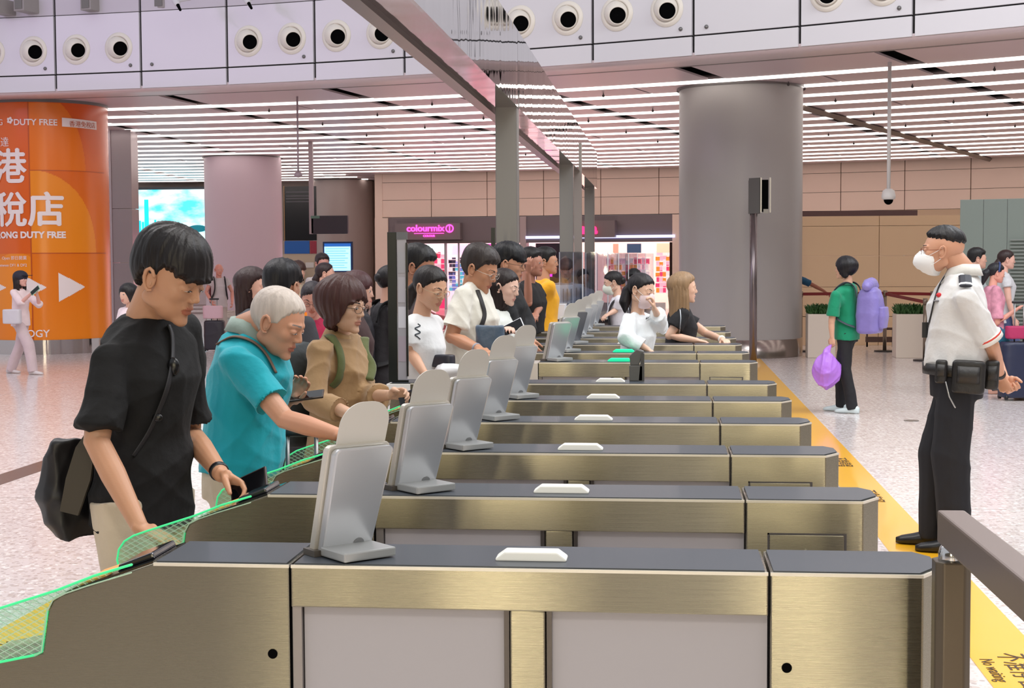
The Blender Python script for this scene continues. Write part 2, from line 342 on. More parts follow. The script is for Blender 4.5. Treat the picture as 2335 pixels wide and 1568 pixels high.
def person(label, px, D, H=1.70, face=0, lean=0, head_yaw=0, head_pitch=0, head_roll=0, fem=0, sub=4, vox=.012, fat=0, tone=(205,160,130),
           hair='short', hcol=(28,24,24), top=(200,200,200), sleeve=.45, hem=-.13, fit=.016, legs='trousers', legcol=(40,40,45), shoecol=(40,40,40), legend=1.0,
           armR=None, armL=None, feet=None, head=None, seed=0, group=None, old=0, topmat=None, legmat=None, hand_vox=.0045, armsteps=None, topfold=.006, z0=0, sh=(0,0), look='open', chest=0, hand=None, headscale=1, jag=.006, stride=0):
    root = PY(px, 700, D); X0 = np.array([root.x, D, z0]); s = H/1.70
    T = thing('person', label, 'person', (X0[0],X0[1],z0), 0, group)
    Fv = np.array([math.cos(R(face)), math.sin(R(face)), 0]); Lv = np.array([-Fv[1],Fv[0],0]); Z=np.array([0,0,1.])
    def ln(v, a):                        # rotate v about the left axis (lean forward)
        a=R(a); return Fv*(v[0]*math.cos(a)+v[2]*math.sin(a))+Lv*v[1]+Z*(v[2]*math.cos(a)-v[0]*math.sin(a))
    hip = X0+Z*.93*s
    def sp(x,y,z): return hip+ln((x*s,y*s,z*s),lean)      # point on the leaning trunk
    nb = sp(-.005,0,.49); ch=sp(.005,0,.32); ws=sp(.0,0,.14)
    J={'shR':sp(-.005,-.168*(1-.10*fem)-sh[0],.435),'shL':sp(-.005,.168*(1-.10*fem)-sh[0],.435)}
    hs = s**.5*(.97 if fem else 1.0)*headscale
    hm = rot3(face+head_yaw, head_pitch, head_roll)
    if head is not None: hc=np.array(PY(*head))
    else:
        hl=lean*.6+head_pitch*.35; hc = nb+ln((.035*s,0,.165*s),hl)
    HM = Matrix.Translation(Vector(hc))@hm.to_4x4()
    def upv(): return unit(nb-hip)
    up=upv(); fwd=unit(np.cross(Lv,up))
    # --- arms
    arms={}
    for side,spec,sg in (('R',armR,-1),('L',armL,1)):
        S=J['sh'+side]; o=Lv*sg
        if spec is None: E=S+(-Z*.27+o*.055+Fv*.02)*s; Wp=E+(-Z*.235+Fv*.07)*s
        elif spec[0]=='px': E=np.array(PY(*spec[1])); Wp=np.array(PY(*spec[2]))
        else: E=S+(Fv*spec[1][0]+o*spec[1][1]+Z*spec[1][2])*s; Wp=E+(Fv*spec[2][0]+o*spec[2][1]+Z*spec[2][2])*s
        if spec is not None and len(spec)>3 and spec[3] is not None: S=np.array(PY(*spec[3])); J['sh'+side]=S
        arms[side]=(S,E,Wp)
    skinm=skin(tone)
    mb=MB()
    # --- trunk, legs (coarse), as one skin
    hw=.150+.012*fem+fat*.4; cw=.150-.02*fem+fat*.3
    rg=lambda c,a,b:(c,Lv,fwd,a*s,b*s)
    trunk=loft([rg(sp(0,0,-.10),.09,.075),rg(hip,hw*.82,.092+fat*.4),rg(ws,.118-.012*fem+fat*.6,.086+fat*.9),rg(ch,cw*.93,.098+fat*.5),rg(sp(0,0,.41),.135-.012*fem,.078),rg(sp(-.005,0,.465),.078,.060),rg(nb,.058-.006*fem,.06)],20)
    if feet is None: feet=[(.02+stride,-.085),(-.02-stride,.085)]
    lp=[]; ank=[]
    for (fx,fy),sg in zip(feet,(-1,1)):
        a=X0+Fv*fx+Lv*fy*s+Z*.085*s; h=hip+Lv*sg*.085*s-Z*.04*s; k=(h+a)/2+Fv*.03*s+Fv*abs(fx)*.15; ank.append((a,h,k))
        lp.append(tube([h,(h*.6+k*.4),k,k*.55+a*.45,a],[.080*s,.070*s,.050*s,.052*s,.038*s],12))
        lp.append(loft([(a-Fv*.05*s-Z*.05*s,Lv,Z,.028*s,.03*s),(a-Z*.03*s,Lv,Z,.036*s,.05*s),(a+Fv*.09*s-Z*.055*s,Lv,Z,.042*s,.025*s),(a+Fv*.16*s-Z*.065*s,Lv,Z,.03*s,.015*s)],10))
    nk=[nb-up*.05*s,nb,nb*.5+hc*.5-np.array(hm.col[0])*.012,hc-np.array(hm.col[0])*.022]
    neck=tube(nk,[.064*s,(.060-.008*fem)*s,(.057-.009*fem)*s,.055*hs],16)
    ua=[tube([S,S*.5+E*.5,E],[.040*s,.043*s,.038*s],12) for S,E,_ in arms.values()]
    v,f=remesh([trunk]+lp+ua,max(vox,.012),4); mb.add(v,f)
    # --- neck, forearms and hands (fine)
    ap=[]
    for side,(S,E,Wp) in arms.items():
        fd=unit(Wp-E); hsd=(hand or {}).get(side,{}); sg=-1 if side=='R' else 1
        dirn=hsd.get('dir',fd); nrm=hsd.get('n',-Z if abs(fd[2])<.6 else -Lv*sg); thv=hsd.get('th', -Lv*sg if abs(fd[2])<.6 else Fv)
        k=.92 if fem else 1.0
        parts=[tube([S*.45+E*.55,E,E*.6+Wp*.4,Wp],[.042*s*k,.037*s*k,.036*s*k,.0235*s*k],14)]
        hp=hand_parts(Wp,dirn,nrm,thv,s*.95*k,hsd.get('curl',(22,32,22)),hsd.get('thumb',.5),hsd.get('spread',1))
        v,f=remesh(parts+hp,hand_vox,3 if hand_vox<.006 else 2); mb.add(v,f)
    mb.add(*neck)
    head_mesh_parts(mb,HM,hs,sub,fem,old,look)
    lips=mat('lips_%d'%tone[0],(max(0,tone[0]-22),max(0,tone[1]-42),max(0,tone[2]-34)),.45); browm=mat('brow_hair',(38,30,28),.7) if not old else mat('brow_grey',(120,110,105),.7)
    body=mb.mesh('body',True); 
    for m in (skinm,lips,browm,mat('eye_white',(205,200,195),.3),mat('iris_dark',(22,14,12),.15)): body.materials.append(m)
    # fix winding of the mixed shells
    b=bmesh.new(); b.from_mesh(body); bmesh.ops.recalc_face_normals(b,faces=b.faces); b.to_mesh(body); b.free()
    link('body',body,None,T,world=True)
    out=dict(T=T,HM=HM,hs=hs,arms=arms,hip=hip,sp=sp,nb=nb,Fv=Fv,Lv=Lv,s=s,up=up,fwd=fwd,ank=ank,skin=skinm,hc=hc)
    # --- hair
    if hair:
        hmn,kw=(hair,{}) if isinstance(hair,str) else hair
        v,f,_=hair_cap(hmn,sub,fem,seed,jag=jag); hb=MB(); M3=np.array(hm)
        hv=(v*hs)@M3.T+hc; hb.add(hv,f); hM=hairmat(hcol)
        if kw.get('long'):
            L=kw['long']; vol=kw.get('vol',1); q=M3@np.array([-1,0,0]); q=unit(np.array([q[0],q[1],q[2]*.3])); sd=M3@np.array([0,1,0]); pp=[]
            c0=hc+q*.040; 
            rr=[(c0+Z*.06*hs,sd,-q,.084,.070),(c0+Z*.01*hs,sd,-q,.098,.078),(c0-Z*.05,sd,-q,.104*vol,.078),(c0-Z*.12+q*.005,sd,-q,.104*vol,.066),(c0-Z*(.12+L*.5)+q*.02,sd,-q,.098*vol,.046),(c0-Z*(.12+L*.85)+q*.015,sd,-q,.080*vol,.036),(c0-Z*(.12+L)+q*.012,sd,-q,.045*vol,.02)]
            pp.append(loft([(a,b_,c_,x*hs,y*hs) for a,b_,c_,x,y in rr],22))
            if kw.get('side',1):
                for sg in (-1,1):
                    fw=M3@np.array([1,0,0]); p0=hc+sd*sg*.070*hs+Z*.02-fw*.012
                    pp.append(tube([p0,p0-Z*.08+sd*sg*.012,p0-Z*.16+sd*sg*.012,p0-Z*(.16+L*.45)+fw*.015],[.022,.026,.026,.012],10,flat=(1.3,.8)))
            v,f=remesh(pp,.008,3)
            an=np.arctan2((v-hc)@sd,(v-hc)@(-q)); N=vnormals(v,f); v=v+N*(.0035*np.sin(an*26+3*np.sin(v[:,2]*9))+.002*np.sin(an*47))[:,None]
            hb.add(v,f)
        if kw.get('tail'):
            pts=[hc+M3@(np.array(p)*hs) for p in kw['tail']]; n_=len(pts); rad=[.028]+[.036]*(n_-2)+[.010]
            v,f=remesh([tube(pts,[r*kw.get('vol',1) for r in rad],12)],.007,2); hb.add(v,f)
        if kw.get('bun'):
            c_=hc+M3@(np.array(kw['bun'])*hs); hb.add(*ell(c_,(.042,.042,.038)))
        link('hair',hb.mesh('hair',True),hM,T,world=True)
    # --- top
    if top is not None:
        e=fit*s; tm=topmat or cloth('cloth_%d_%d_%d'%top,top)
        hz=lambda z:(z)
        rings=[rg(sp(0,0,hem),(hw+.012),.115+fat*.7),rg(sp(0,0,hem*.5),hw+.008,.118+fat*.8),rg(sp(.01*fat*8,0,.05),(.150+fat*.6),.115+fat),rg(ws,.145-.014*fem+fat*.7,.108+fat),rg(ch+fwd*(.012+.02*chest),cw+.012,.118+fat*.6+chest*.02),rg(sp(0,0,.42),.162-.014*fem,.094),rg(sp(-.005,0,.468),.100,.072),rg(sp(-.004,0,.492),.066,.068)]
        rings=[(c,u,w,a+e*.5,b_+e*.7) for c,u,w,a,b_ in rings]; rings[-1]=(rings[-1][0],Lv,fwd,.070*s,.072*s)
        tp=[loft(rings,24,power=.9)]
        for side,(S,E,Wp) in arms.items():
            L1=np.linalg.norm(E-S); fd=unit(Wp-E); ud=unit(E-S)
            tp.append(tube([nb-up*.035*s,nb*.55+S*.45-up*.004*s,S],[.052*s,.054*s,.050*s],12)); tp.append(tube([ch+(S-nb)*.35,S-up*.02*s],[.09*s,.056*s],12))
            r0,r1=.050*s+e*.45,(.056*s+e*.9 if sleeve<1 else .044*s+e)
            if sleeve<=1: tp.append(tube([S,S+ud*L1*sleeve],[r0,r1],14,caps='f'))
            else:
                x=sleeve-1; L2=np.linalg.norm(Wp-E); tp.append(tube([S,E,E+fd*L2*x*.5,E+fd*L2*x],[r0,r1,r1*.95,.033*s+e*1.1],14,caps='f'))
            tp.append(ell(S,(r0*1.05,r0*1.05,r0*1.05)))
            if sleeve<=1: tp.append(tube([S,S*.5+(S+ud*L1*sleeve)*.5],[r0*1.02,(r0+r1)*.52],14))
        v,f=remesh(tp,vox*.75,7); v=fold(v,f,topfold*s,8,seed); out['sv'],out['sf']=v,f; link('shirt',MB().add(v,f).mesh('shirt',True),tm,T,world=True)
    # --- legs clothing
    if legs:
        e=.014*s; lm=legmat or cloth('cloth_%d_%d_%d'%legcol,legcol); tp=[]
        wide=1.35 if legs=='wide' else 1.0
        tp.append(loft([rg(sp(0,0,-.15),hw*.96,.114+fat*.5),rg(hip-Z*.02,hw+.002,.116+fat*.6),rg(sp(0,0,.075),.140+fat*.6,.104+fat*.9)],20,power=.9))
        if legs=='skirt':
            tp.append(loft([rg(sp(0,0,.02),hw+.01,.12),(hip-Z*.25*s,Lv,Fv,.20*s,.17*s),(X0+Z*.35*s,Lv,Fv,.26*s,.22*s)],20))
        else:
            for a,h,k in ank:
                if legs=='shorts': tp.append(tube([h,h*.2+k*.8],[.100*s,.092*s],14,caps='f'))
                else: tp.append(tube([h,k,k*.5+a*.5,a-Z*.045*s],[.098*s,.074*s*wide,.068*s*wide,.064*s*wide],14,caps='f'))
        v,f=remesh(tp,vox,4); v=fold(v,f,.005*s,7,seed+3); MBx=MB().add(v,f); link(('skirt' if legs=='skirt' else legs if legs=='shorts' else 'trousers'),MBx.mesh('trousers',True),lm,T,world=True)
    for a,h,k in ank:
        sm=mat('shoe_%d_%d_%d'%shoecol,shoecol,.35); b0=a-Z*.085*s; q=Fv
        sh_=[(b0-q*.075*s+Z*.035*s,Lv,Z,.022*s,.032*s),(b0-q*.045*s+Z*.045*s,Lv,Z,.038*s,.048*s),(b0+q*.03*s+Z*.042*s,Lv,Z,.040*s,.040*s),(b0+q*.11*s+Z*.030*s,Lv,Z,.046*s,.028*s),(b0+q*.165*s+Z*.024*s,Lv,Z,.040*s,.022*s),(b0+q*.195*s+Z*.020*s,Lv,Z,.018*s,.014*s)]
        MB().add(*loft(sh_,14,power=.85)).obj('shoe',sm,T,True,world=True)
    return out
def local(P,pts): M3=np.array(P['HM'].to_3x3()); return [P['hc']+M3@(np.array(p)*P['hs']) for p in pts]
def glasses(P, col=(60,50,45), r=.021, w=.0011, h=.8):
    mb=MB()
    for s in (-1,1):
        pts=[(.104-.05*abs(math.cos(a)*.021*h)*0-.009*(math.cos(a)*s*.5+.5), s*.033+r*1.1*math.cos(a), -.002+r*h*math.sin(a)) for a in [2*math.pi*k/20 for k in range(21)]]
        mb.tube(local(P,pts),w,6)
        mb.tube(local(P,[(.094,s*.056,.003),(.05,s*.076,.003),(-.004,s*.080,.006)]),w,6)
    mb.tube(local(P,[(.104,-.011,0),(.107,0,.003),(.104,.011,0)]),w,6)
    mb.obj('glasses',mat('frame_%d'%col[0],col,.3,.6),P['T'],True,world=True)
def face_mask(P, sub, fem, col=(240,240,240), peak=.02, zt=-.012, zb=-.13):
    d,f=ico(sub); r=head_radius(sub,fem); p=d*r[:,None]
    az=np.degrees(np.arctan2(np.abs(p[:,1]),p[:,0]))
    top=zt-.018*(az/60)+.014*np.exp(-(az/16)**2)
    m=smoothstep(top-p[:,2],-.002,.004)*smoothstep(62-az-10*np.abs(p[:,2]+.05)/.05,-2,3)*smoothstep(p[:,2]-zb,0,.01)
    C=np.array([.030,0,-.050]); rd=np.array([.088,.068,.082]); oc=-C/rd; dd=d/rd; A_=(dd**2).sum(1); B_=(dd@oc); D_=np.clip(B_**2-A_*((oc**2).sum()-1),0,None)
    re=(-B_+np.sqrt(D_))/A_; rm=np.maximum(r*1.03,re*.97); v=d*(np.where(m>0,r+(rm-r)*m,r*.95))[:,None]
    v=v+np.outer(peak*np.exp(-np.abs(p[:,1])/.030)*m*np.exp(-((p[:,2]+.050)/.045)**2),[1,0,-.1])
    keep=[q for q in f if m[list(q)].max()>.02]
    idx=sorted({i for q in keep for i in q}); mp={i:k for k,i in enumerate(idx)}
    mb=MB(); mb.add((v[idx]*P['hs'])@np.array(P['HM'].to_3x3()).T+P['hc'],[tuple(mp[i] for i in q) for q in keep])
    mk=mb.obj('face_mask',mat('mask_%d_%d_%d'%col,col,.8),P['T'],True,world=True); 
    l=MB()
    for s in (-1,1):
        l.tube(local(P,[(.058,s*.060,-.025),(.02,s*.076,-.004),(-.012,s*.082,.018)]),.0014,6); l.tube(local(P,[(.045,s*.062,-.075),(.01,s*.074,-.05),(-.015,s*.082,-.03)]),.0014,6)
    l.obj('ear_loop',mat('mask_loop',(235,235,235),.8),mk,True,world=True)
def strap(P, pts, w=.02, t=.004, m=None, name='strap', parent=None, up=None):
    pts=[np.array(p) for p in pts]; 
    # smooth through the points
    q=[]; n=len(pts)
    for i in range(n-1):
        p0,p1,p2,p3=pts[max(0,i-1)],pts[i],pts[i+1],pts[min(n-1,i+2)]
        for k in range(5):
            u_=k/5; q.append(.5*((2*p1)+(-p0+p2)*u_+(2*p0-5*p1+4*p2-p3)*u_**2+(-p0+3*p1-3*p2+p3)*u_**3))
    q.append(pts[-1]); mb=MB(); v,f=tube(q,1,8,'f',flat=(t,w),up=up); mb.add(v,f)
    return mb.obj(name,m,parent if parent is not None else P['T'],True,world=True)
def backpack(label, P, col, size=(.30,.17,.46), off=(-.20,0,.20), tiltm=0, m=None, strapm=None, roll=False, group=None, straps=True):
    """worn on the back of person P"""
    sp,Lv,fwd,up,s=P['sp'],P['Lv'],P['fwd'],P['up'],P['s']; c=sp(*off); T=thing('backpack',label,'backpack',tuple(c),0,group)
    m=m or cloth('pack_%d_%d_%d'%col,col,.7); w,d,h=size
    rings=[(c-up*h*.5,Lv,fwd,w*.44,d*.40),(c-up*h*.44,Lv,fwd,w*.49,d*.48),(c-up*h*.1,Lv,fwd,w*.5,d*.5),(c+up*h*.25,Lv,fwd,w*.48,d*.46),(c+up*h*.42,Lv,fwd,w*.42,d*.36),(c+up*h*.5,Lv,fwd,w*.30,d*.2)]
    v,f=remesh([loft(rings,28,power=.6)],.009,4); v=fold(v,f,.006,9,3); MB().add(v,f).obj('pack_body',m,T,True,world=True)
    pk=c-fwd*d*.5-up*h*.12
    v,f=remesh([loft([(pk-up*h*.26,Lv,fwd,w*.30,.03),(pk,Lv,fwd,w*.36,.045),(pk+up*h*.20,Lv,fwd,w*.33,.035)],20,power=.6)],.009,3); MB().add(v,f).obj('pocket',m,T,True,world=True)
    if roll:
        q=c+up*h*.52; v,f=remesh([tube([q-Lv*w*.42,q-Lv*w*.2+up*.02,q+Lv*w*.2+up*.015,q+Lv*w*.42],[.05,.065,.065,.05],14)],.009,2); v=fold(v,f,.008,12,5); MB().add(v,f).obj('rolled_top',m,T,True,world=True)
    sm=strapm or mat('strap_black',(35,35,38),.7)
    if straps:
        for sg in (-1,1):
            x=sg*.105
            strap(P,[sp(-.13,x,.34),sp(-.10,x,.46),sp(-.01,x*1.05,.500),sp(.10,x*1.05,.42),sp(.145,x*1.1,.28),sp(.11,x*1.35,.14),sp(-.02,x*1.6,.06),sp(-.12,x*1.2,.02)],.026,.005,sm,'strap',T)
    return T

from mathutils.bvhtree import BVHTree
def surf(P, pts, off=.004):
    """points of the shirt that the photo shows at these pixels"""
    if 'bvh' not in P: P['bvh']=BVHTree.FromPolygons([tuple(x) for x in P['sv']],P['sf'])
    o=[]
    for px,py in pts:
        d=ray(px,py).normalized(); h,n,i,_=P['bvh'].ray_cast(CO,d)
        if h is None:
            q=CO+d*(Vector(P['hip'])-CO).length; h,n,i,_=P['bvh'].find_nearest(q)
        if n.dot(d)>0: n=-n
        o.append(np.array(h+n*off))
    return o
# ================================================================ structure
CC = np.array([-13.48,-10.67])                    # the hall is round: fascia, light strips and shop wall share this centre
def pol(phi, r, z=0): return (CC[0]+r*math.sin(phi), CC[1]+r*math.cos(phi), z)
def phi_of(px, py, z):
    p=PZ(px,py,z); return math.atan2(p.x-CC[0], p.y-CC[1]), math.hypot(p.x-CC[0],p.y-CC[1])
ZC=4.2
def terrazzo():
    m=bpy.data.materials.new('terrazzo'); m.use_nodes=True; nt=m.node_tree; b=nt.nodes['Principled BSDF']; L=nt.links.new
    tc=nt.nodes.new('ShaderNodeTexCoord'); mp=nt.nodes.new('ShaderNodeMapping'); L(tc.outputs['Object'],mp.inputs[0])
    col=None; base=nt.nodes.new('ShaderNodeRGB'); base.outputs[0].default_value=(*lin((222,213,212)),1); col=base.outputs[0]
    for sc,th,rgb,amt in ((15,.13,(196,184,178),.7),(21,.12,(246,241,239),.95),(34,.10,(168,156,150),.65),(60,.12,(208,192,182),.8)):
        v=nt.nodes.new('ShaderNodeTexVoronoi'); v.inputs['Scale'].default_value=sc; L(mp.outputs[0],v.inputs['Vector'])
        n=nt.nodes.new('ShaderNodeMath'); n.operation='LESS_THAN'; n.inputs[1].default_value=th
        sp=nt.nodes.new('ShaderNodeSeparateColor'); L(v.outputs['Color'],sp.inputs[0]); mu=nt.nodes.new('ShaderNodeMath'); mu.operation='LESS_THAN'; mu.inputs[1].default_value=.55 if sc<80 else .3
        L(sp.outputs[0],mu.inputs[0]); v2=v.outputs['Distance']; th2=nt.nodes.new('ShaderNodeMath'); th2.operation='LESS_THAN'; th2.inputs[1].default_value=.36; L(v2,th2.inputs[0])
        a=nt.nodes.new('ShaderNodeMath'); a.operation='MULTIPLY'; L(mu.outputs[0],a.inputs[0]); L(th2.outputs[0],a.inputs[1])
        a2=nt.nodes.new('ShaderNodeMath'); a2.operation='MULTIPLY'; a2.inputs[1].default_value=amt; L(a.outputs[0],a2.inputs[0])
        mx=nt.nodes.new('ShaderNodeMix'); mx.data_type='RGBA'; L(a2.outputs[0],mx.inputs[0]); L(col,mx.inputs[6]); mx.inputs[7].default_value=(*lin(rgb),1); col=mx.outputs[2]
    L(col,b.inputs['Base Color']); b.inputs['Roughness'].default_value=.17; b.inputs['Specular IOR Level'].default_value=.55
    return m
TERR=terrazzo()
fl=link('floor',MB().box(-34,26,-10,62,-.2,-.02).mesh('floor'),mat('joint_grey',(120,112,108),.7)); tag(fl,kind='structure')
tile=MB().box(.004,2.996,.004,2.996,-.06,0).mesh('floor_tile',bevel=0); tile.materials.append(TERR)
for i in range(-6,5):
    for j in range(-1,14):
        o=bpy.data.objects.new('floor_tile',tile); COL.objects.link(o); o.parent=fl; o.location=(i*3-1.6+.01*0,j*3+.25,0)
for s_ in ((-34.,-19.6,-10,62),(13.4,26,-10,62),(-19.6,13.4,-10,-2.75),(-19.6,13.4,42.25,62)):
    MB().box(s_[0],s_[1],s_[2],s_[3],-.06,0).obj('floor_slab',TERR,fl)
MB().box(-4.78,-4.55,-6,40,-.05,.001).obj('dark_strip',mat('strip_brown',(92,78,70),.25),fl)
# yellow waiting strips with printed words
YEL=mat('yellow_film',(250,186,40),.3,coat=.4); INK=mat('ink',(70,50,30),.6)
def words_on(parent, x_big, x_small, ys, big, small, sb, ss):
    for y in ys:
        for t,x,s in ((big,x_big,sb),(small,x_small,ss)):
            me=text_mesh(t,s,.0005); o=link('lettering',me,INK,parent); o.rotation_euler=(0,0,R(-90)); o.location=(x,y,.004)
yr=MB().box(1.163,1.445,-3,24,.0,.003).obj('waiting_strip',YEL); tag(yr,'yellow no waiting strip on the floor in front of the guard','floor marking')
words_on(yr,1.275,1.19,(3.1,5.6,9.7,11.3),'不准停留','No waiting',.125,.07)
yl=MB().box(-2.76,-2.48,-3,24,.0,.003).obj('waiting_strip',YEL); tag(yl,'yellow no waiting strip on the floor at the entry ends of the gates','floor marking')
words_on(yl,-2.66,-2.72,(2.35,3.0,3.7,4.6,5.5,6.5),'不准停留','No waiting',.10,.05)

# --- fascia with air nozzles
WHT=mat('fascia_white',(208,205,210),.32,coat=.2); DK=mat('void_dark',(30,28,30),.7)
p1,_=phi_of(322,197,ZC); p2,_=phi_of(2098,81,ZC); dphi=(p2-p1)/8; p1-=.047*dphi; RF=33.54
def sector(mb, a0,a1,r0,r1,z0,z1,n=6,mi=0, sh=0):
    def S(r): return sh*math.log(r/RF)
    v=[];f=[]
    for i in range(n+1):
        a=a0+(a1-a0)*i/n
        v+=[pol(a+S(r0),r0,z0),pol(a+S(r1),r1,z0),pol(a+S(r1),r1,z1),pol(a+S(r0),r0,z1)]
    for i in range(n):
        for k in range(4): f.append((i*4+k,i*4+(k+1)%4,(i+1)*4+(k+1)%4,(i+1)*4+k))
    f+= [(3,2,1,0),(n*4,n*4+1,n*4+2,n*4+3)]
    return mb.add(v,f,mi)
fas=sector(MB(),p1-10*dphi,p1+15*dphi,RF+.05,RF+.6,ZC+.02,8.0,80).obj('wall_front',DK); tag(fas,kind='structure')
g=.0012
for i in range(-6,13):
    a0,a1=p1+i*dphi+g/2,p1+(i+1)*dphi-g/2
    sector(MB(),a0,a1,RF-.01,RF+.04,ZC-.01,ZC+.235).obj('fascia_panel',WHT,fas,False,.004)
    sector(MB(),a0,a1,RF-.01,RF+.04,ZC+.255,ZC+1.15).obj('fascia_panel',WHT,fas,False,.004)
    sector(MB(),a0,a1,RF-.01,RF+.04,ZC+1.16,8.0).obj('fascia_panel',mat('fascia_upper_shaded',(190,184,192),.4),fas,False,.004)  # shade of the upper fascia is put into a darker panel colour
NZ=mat('nozzle_white',(225,218,208),.35); BLK=mat('black_hole',(6,6,7),.95,spec=.05)
cnt=0; names=[]
nzl=[]
for i in range(-4,12):
    if (i%3)==0: continue                # every third panel is blank
    for t in (.25,.745): nzl.append(p1+(i+t)*dphi)
ordw=['first','second','third','fourth','fifth','sixth','seventh','eighth','ninth','tenth','eleventh','twelfth','thirteenth','fourteenth','fifteenth','sixteenth','seventeenth','eighteenth','nineteenth','twentieth','twenty-first','twenty-second']
proto=None; vis=0
for a in nzl:
    c=Vector(pol(a,RF-.012,ZC+.62)); 
    # seen in frame?
    q=c-CO; pxx=CX+F*q.dot(_r)/q.dot(_f); pyy=CY-F*q.dot(_u)/q.dot(_f)
    if not(-60<pxx<2400 and pyy>-60): continue
    T=thing('air_nozzle','round white jet air nozzle, %s from the left along the white curved fascia'%ordw[vis],'air vent',tuple(c),0,'air nozzles along the curved fascia'); vis+=1
    nrm=Vector((math.sin(a),math.cos(a),0))*-1
    def disc(prof, M, n=40):
        v=[];f=[]
        for r,h in prof:
            for k in range(n): t=2*math.pi*k/n; v.append((r*math.cos(t),r*math.sin(t),h))
        for i_ in range(len(prof)-1):
            for k in range(n): f.append((i_*n+k,i_*n+(k+1)%n,(i_+1)*n+(k+1)%n,(i_+1)*n+k))
        return MB().add(v,f,0,M)
    M=nrm.to_track_quat('Z','Y').to_matrix().to_4x4()
    disc([(.235,0),(.232,.008),(.215,.012),(.205,.022),(.19,.026),(.172,.020),(.165,-.01),(.160,-.09)],M).obj('rim',NZ,T,True)
    aim=(Vector((.6,9,1.0))-c).normalized(); M2=aim.to_track_quat('Z','Y').to_matrix().to_4x4(); M2.translation=aim*.028
    ball=disc([(.168,-.07),(.164,-.02),(.155,.025),(.140,.06),(.124,.085),(.114,.094),(.108,.090),(.105,.07),(.104,-.02)],M2).obj('swivel_ball',NZ,T,True)
    disc([(.1045,.076),(.001,.076)],M2).obj('duct_opening',BLK,ball); disc([(.1065,.0895),(.1025,.07),(.1015,.0)],M2).obj('duct_liner',BLK,ball,True)
for i in range(-5,12):
    c=Vector(pol(p1+(i+.04+.9*0)*dphi+.93*dphi*0+.9*dphi*0,RF-.014,ZC+.36)); 
    c=Vector(pol(p1+(i+1-.12)*dphi if i%3!=0 else p1+(i+.13)*dphi,RF-.014,ZC+.345))
    s=MB().add(*ell((0,0,0),(.028,.028,.028),None,12,8)).obj('fascia_sensor',mat('steel_knob',(120,118,118),.3,.8),None,True); s.location=c
    tag(s,'small grey round sensor stud on the white fascia, %s of its row from the left'%ordw[i+5],'sensor','sensor studs on the fascia')
for k,(x,y) in enumerate(((5,18),(62,14),(213,12),(378,8))):
    a,_=0,0; q=PY(x,y,22.6); T=thing('wall_spotlight','square grey surface spotlight high on the fascia, %s from the left'%ordw[k],'lamp',(q.x,q.y-.15,q.z),R(-18),'grey spotlights high on the fascia')
    MB().box(-.1,.1,-.1,.35,-.11,.11).obj('lamp_housing',mat('lamp_grey',(150,143,142),.5),T,False,.01); MB().box(-.07,.07,-.11,-.095,-.08,.08).obj('lens',mat('lamp_lens',(110,106,104),.25),T)
for k,(x,y) in enumerate(((405,8),(566,4),(1262,-4))):
    q=PY(x,y,21.5); T=thing('security_camera','white bracket camera with black nose on the fascia, %s from the left'%ordw[k],'camera',tuple(q),R(-20),'bracket cameras on the fascia')
    MB().tube([(0,.3,.12),(0,0,.04)],.03,10).obj('bracket',WHT,T,True); MB().tube([(-.05,0,.05),(.03,-.05,-.01)],.05,12).obj('camera_body',WHT,T,True); MB().tube([(.03,-.05,-.01),(.14,-.12,-.12)],[.028,.02],10).obj('camera_nose',BLK,T,True)

# --- lower ceiling: dark slab, metal panels in ring bays, light strips between
SH=-math.tan(R(3)); PIT=1.35; R1=36.4; NR=18
cel=sector(MB(),R(-8),R(46),RF+.1,62,ZC+.30,ZC+.5,50).obj('ceiling',DK); tag(cel,kind='structure')
CP=mat('ceiling_metal',(214,194,200),.36,.2); CPd=mat('ceiling_trim',(128,118,118),.4,.3)
s0=R(13.9); sd=R(4.75)
sector(MB(),R(-8),R(46),RF+.02,RF+.95,ZC-.01,ZC+.03,60).obj('soffit_ring',mat('soffit',(222,206,210),.35,.1),cel,True)
sector(MB(),R(-8),R(46),RF+1.0,RF+1.08,ZC-.005,ZC+.03,60).obj('soffit_trim',CPd,cel,True)
for j in range(-1,NR):
    r0,r1=(R1+j*PIT+.20,R1+(j+1)*PIT-.20) if j>=0 else (RF+1.12,R1-.20)
    for k in range(-4,7):
        a0=s0+k*sd+.14/r0; a1=s0+(k+1)*sd-.14/r1
        if j>=15 and k>=-1: continue
        if j<15 and k>5: continue
        if j==0 or j%3==0:               # bays further split
            am=(a0+a1)/2
            sector(MB(),a0,am-.0006,r0,r1,ZC,ZC+.03,3,0,SH).obj('ceiling_panel',CP,cel); sector(MB(),am+.0006,a1,r0,r1,ZC,ZC+.03,3,0,SH).obj('ceiling_panel',CP,cel)
        else: sector(MB(),a0,a1,r0,r1,ZC,ZC+.03,5,0,SH).obj('ceiling_panel',CP,cel)
def emis(name,rgb,st): return mat(name,rgb,.6,emis=st)
LED=emis('strip_diffuser',(255,246,238),2.5)
nth=['nearest','second','third','fourth','fifth','sixth','seventh','eighth','ninth','tenth','eleventh','twelfth','thirteenth','fourteenth','fifteenth','sixteenth','seventeenth','eighteenth','nineteenth','twentieth']
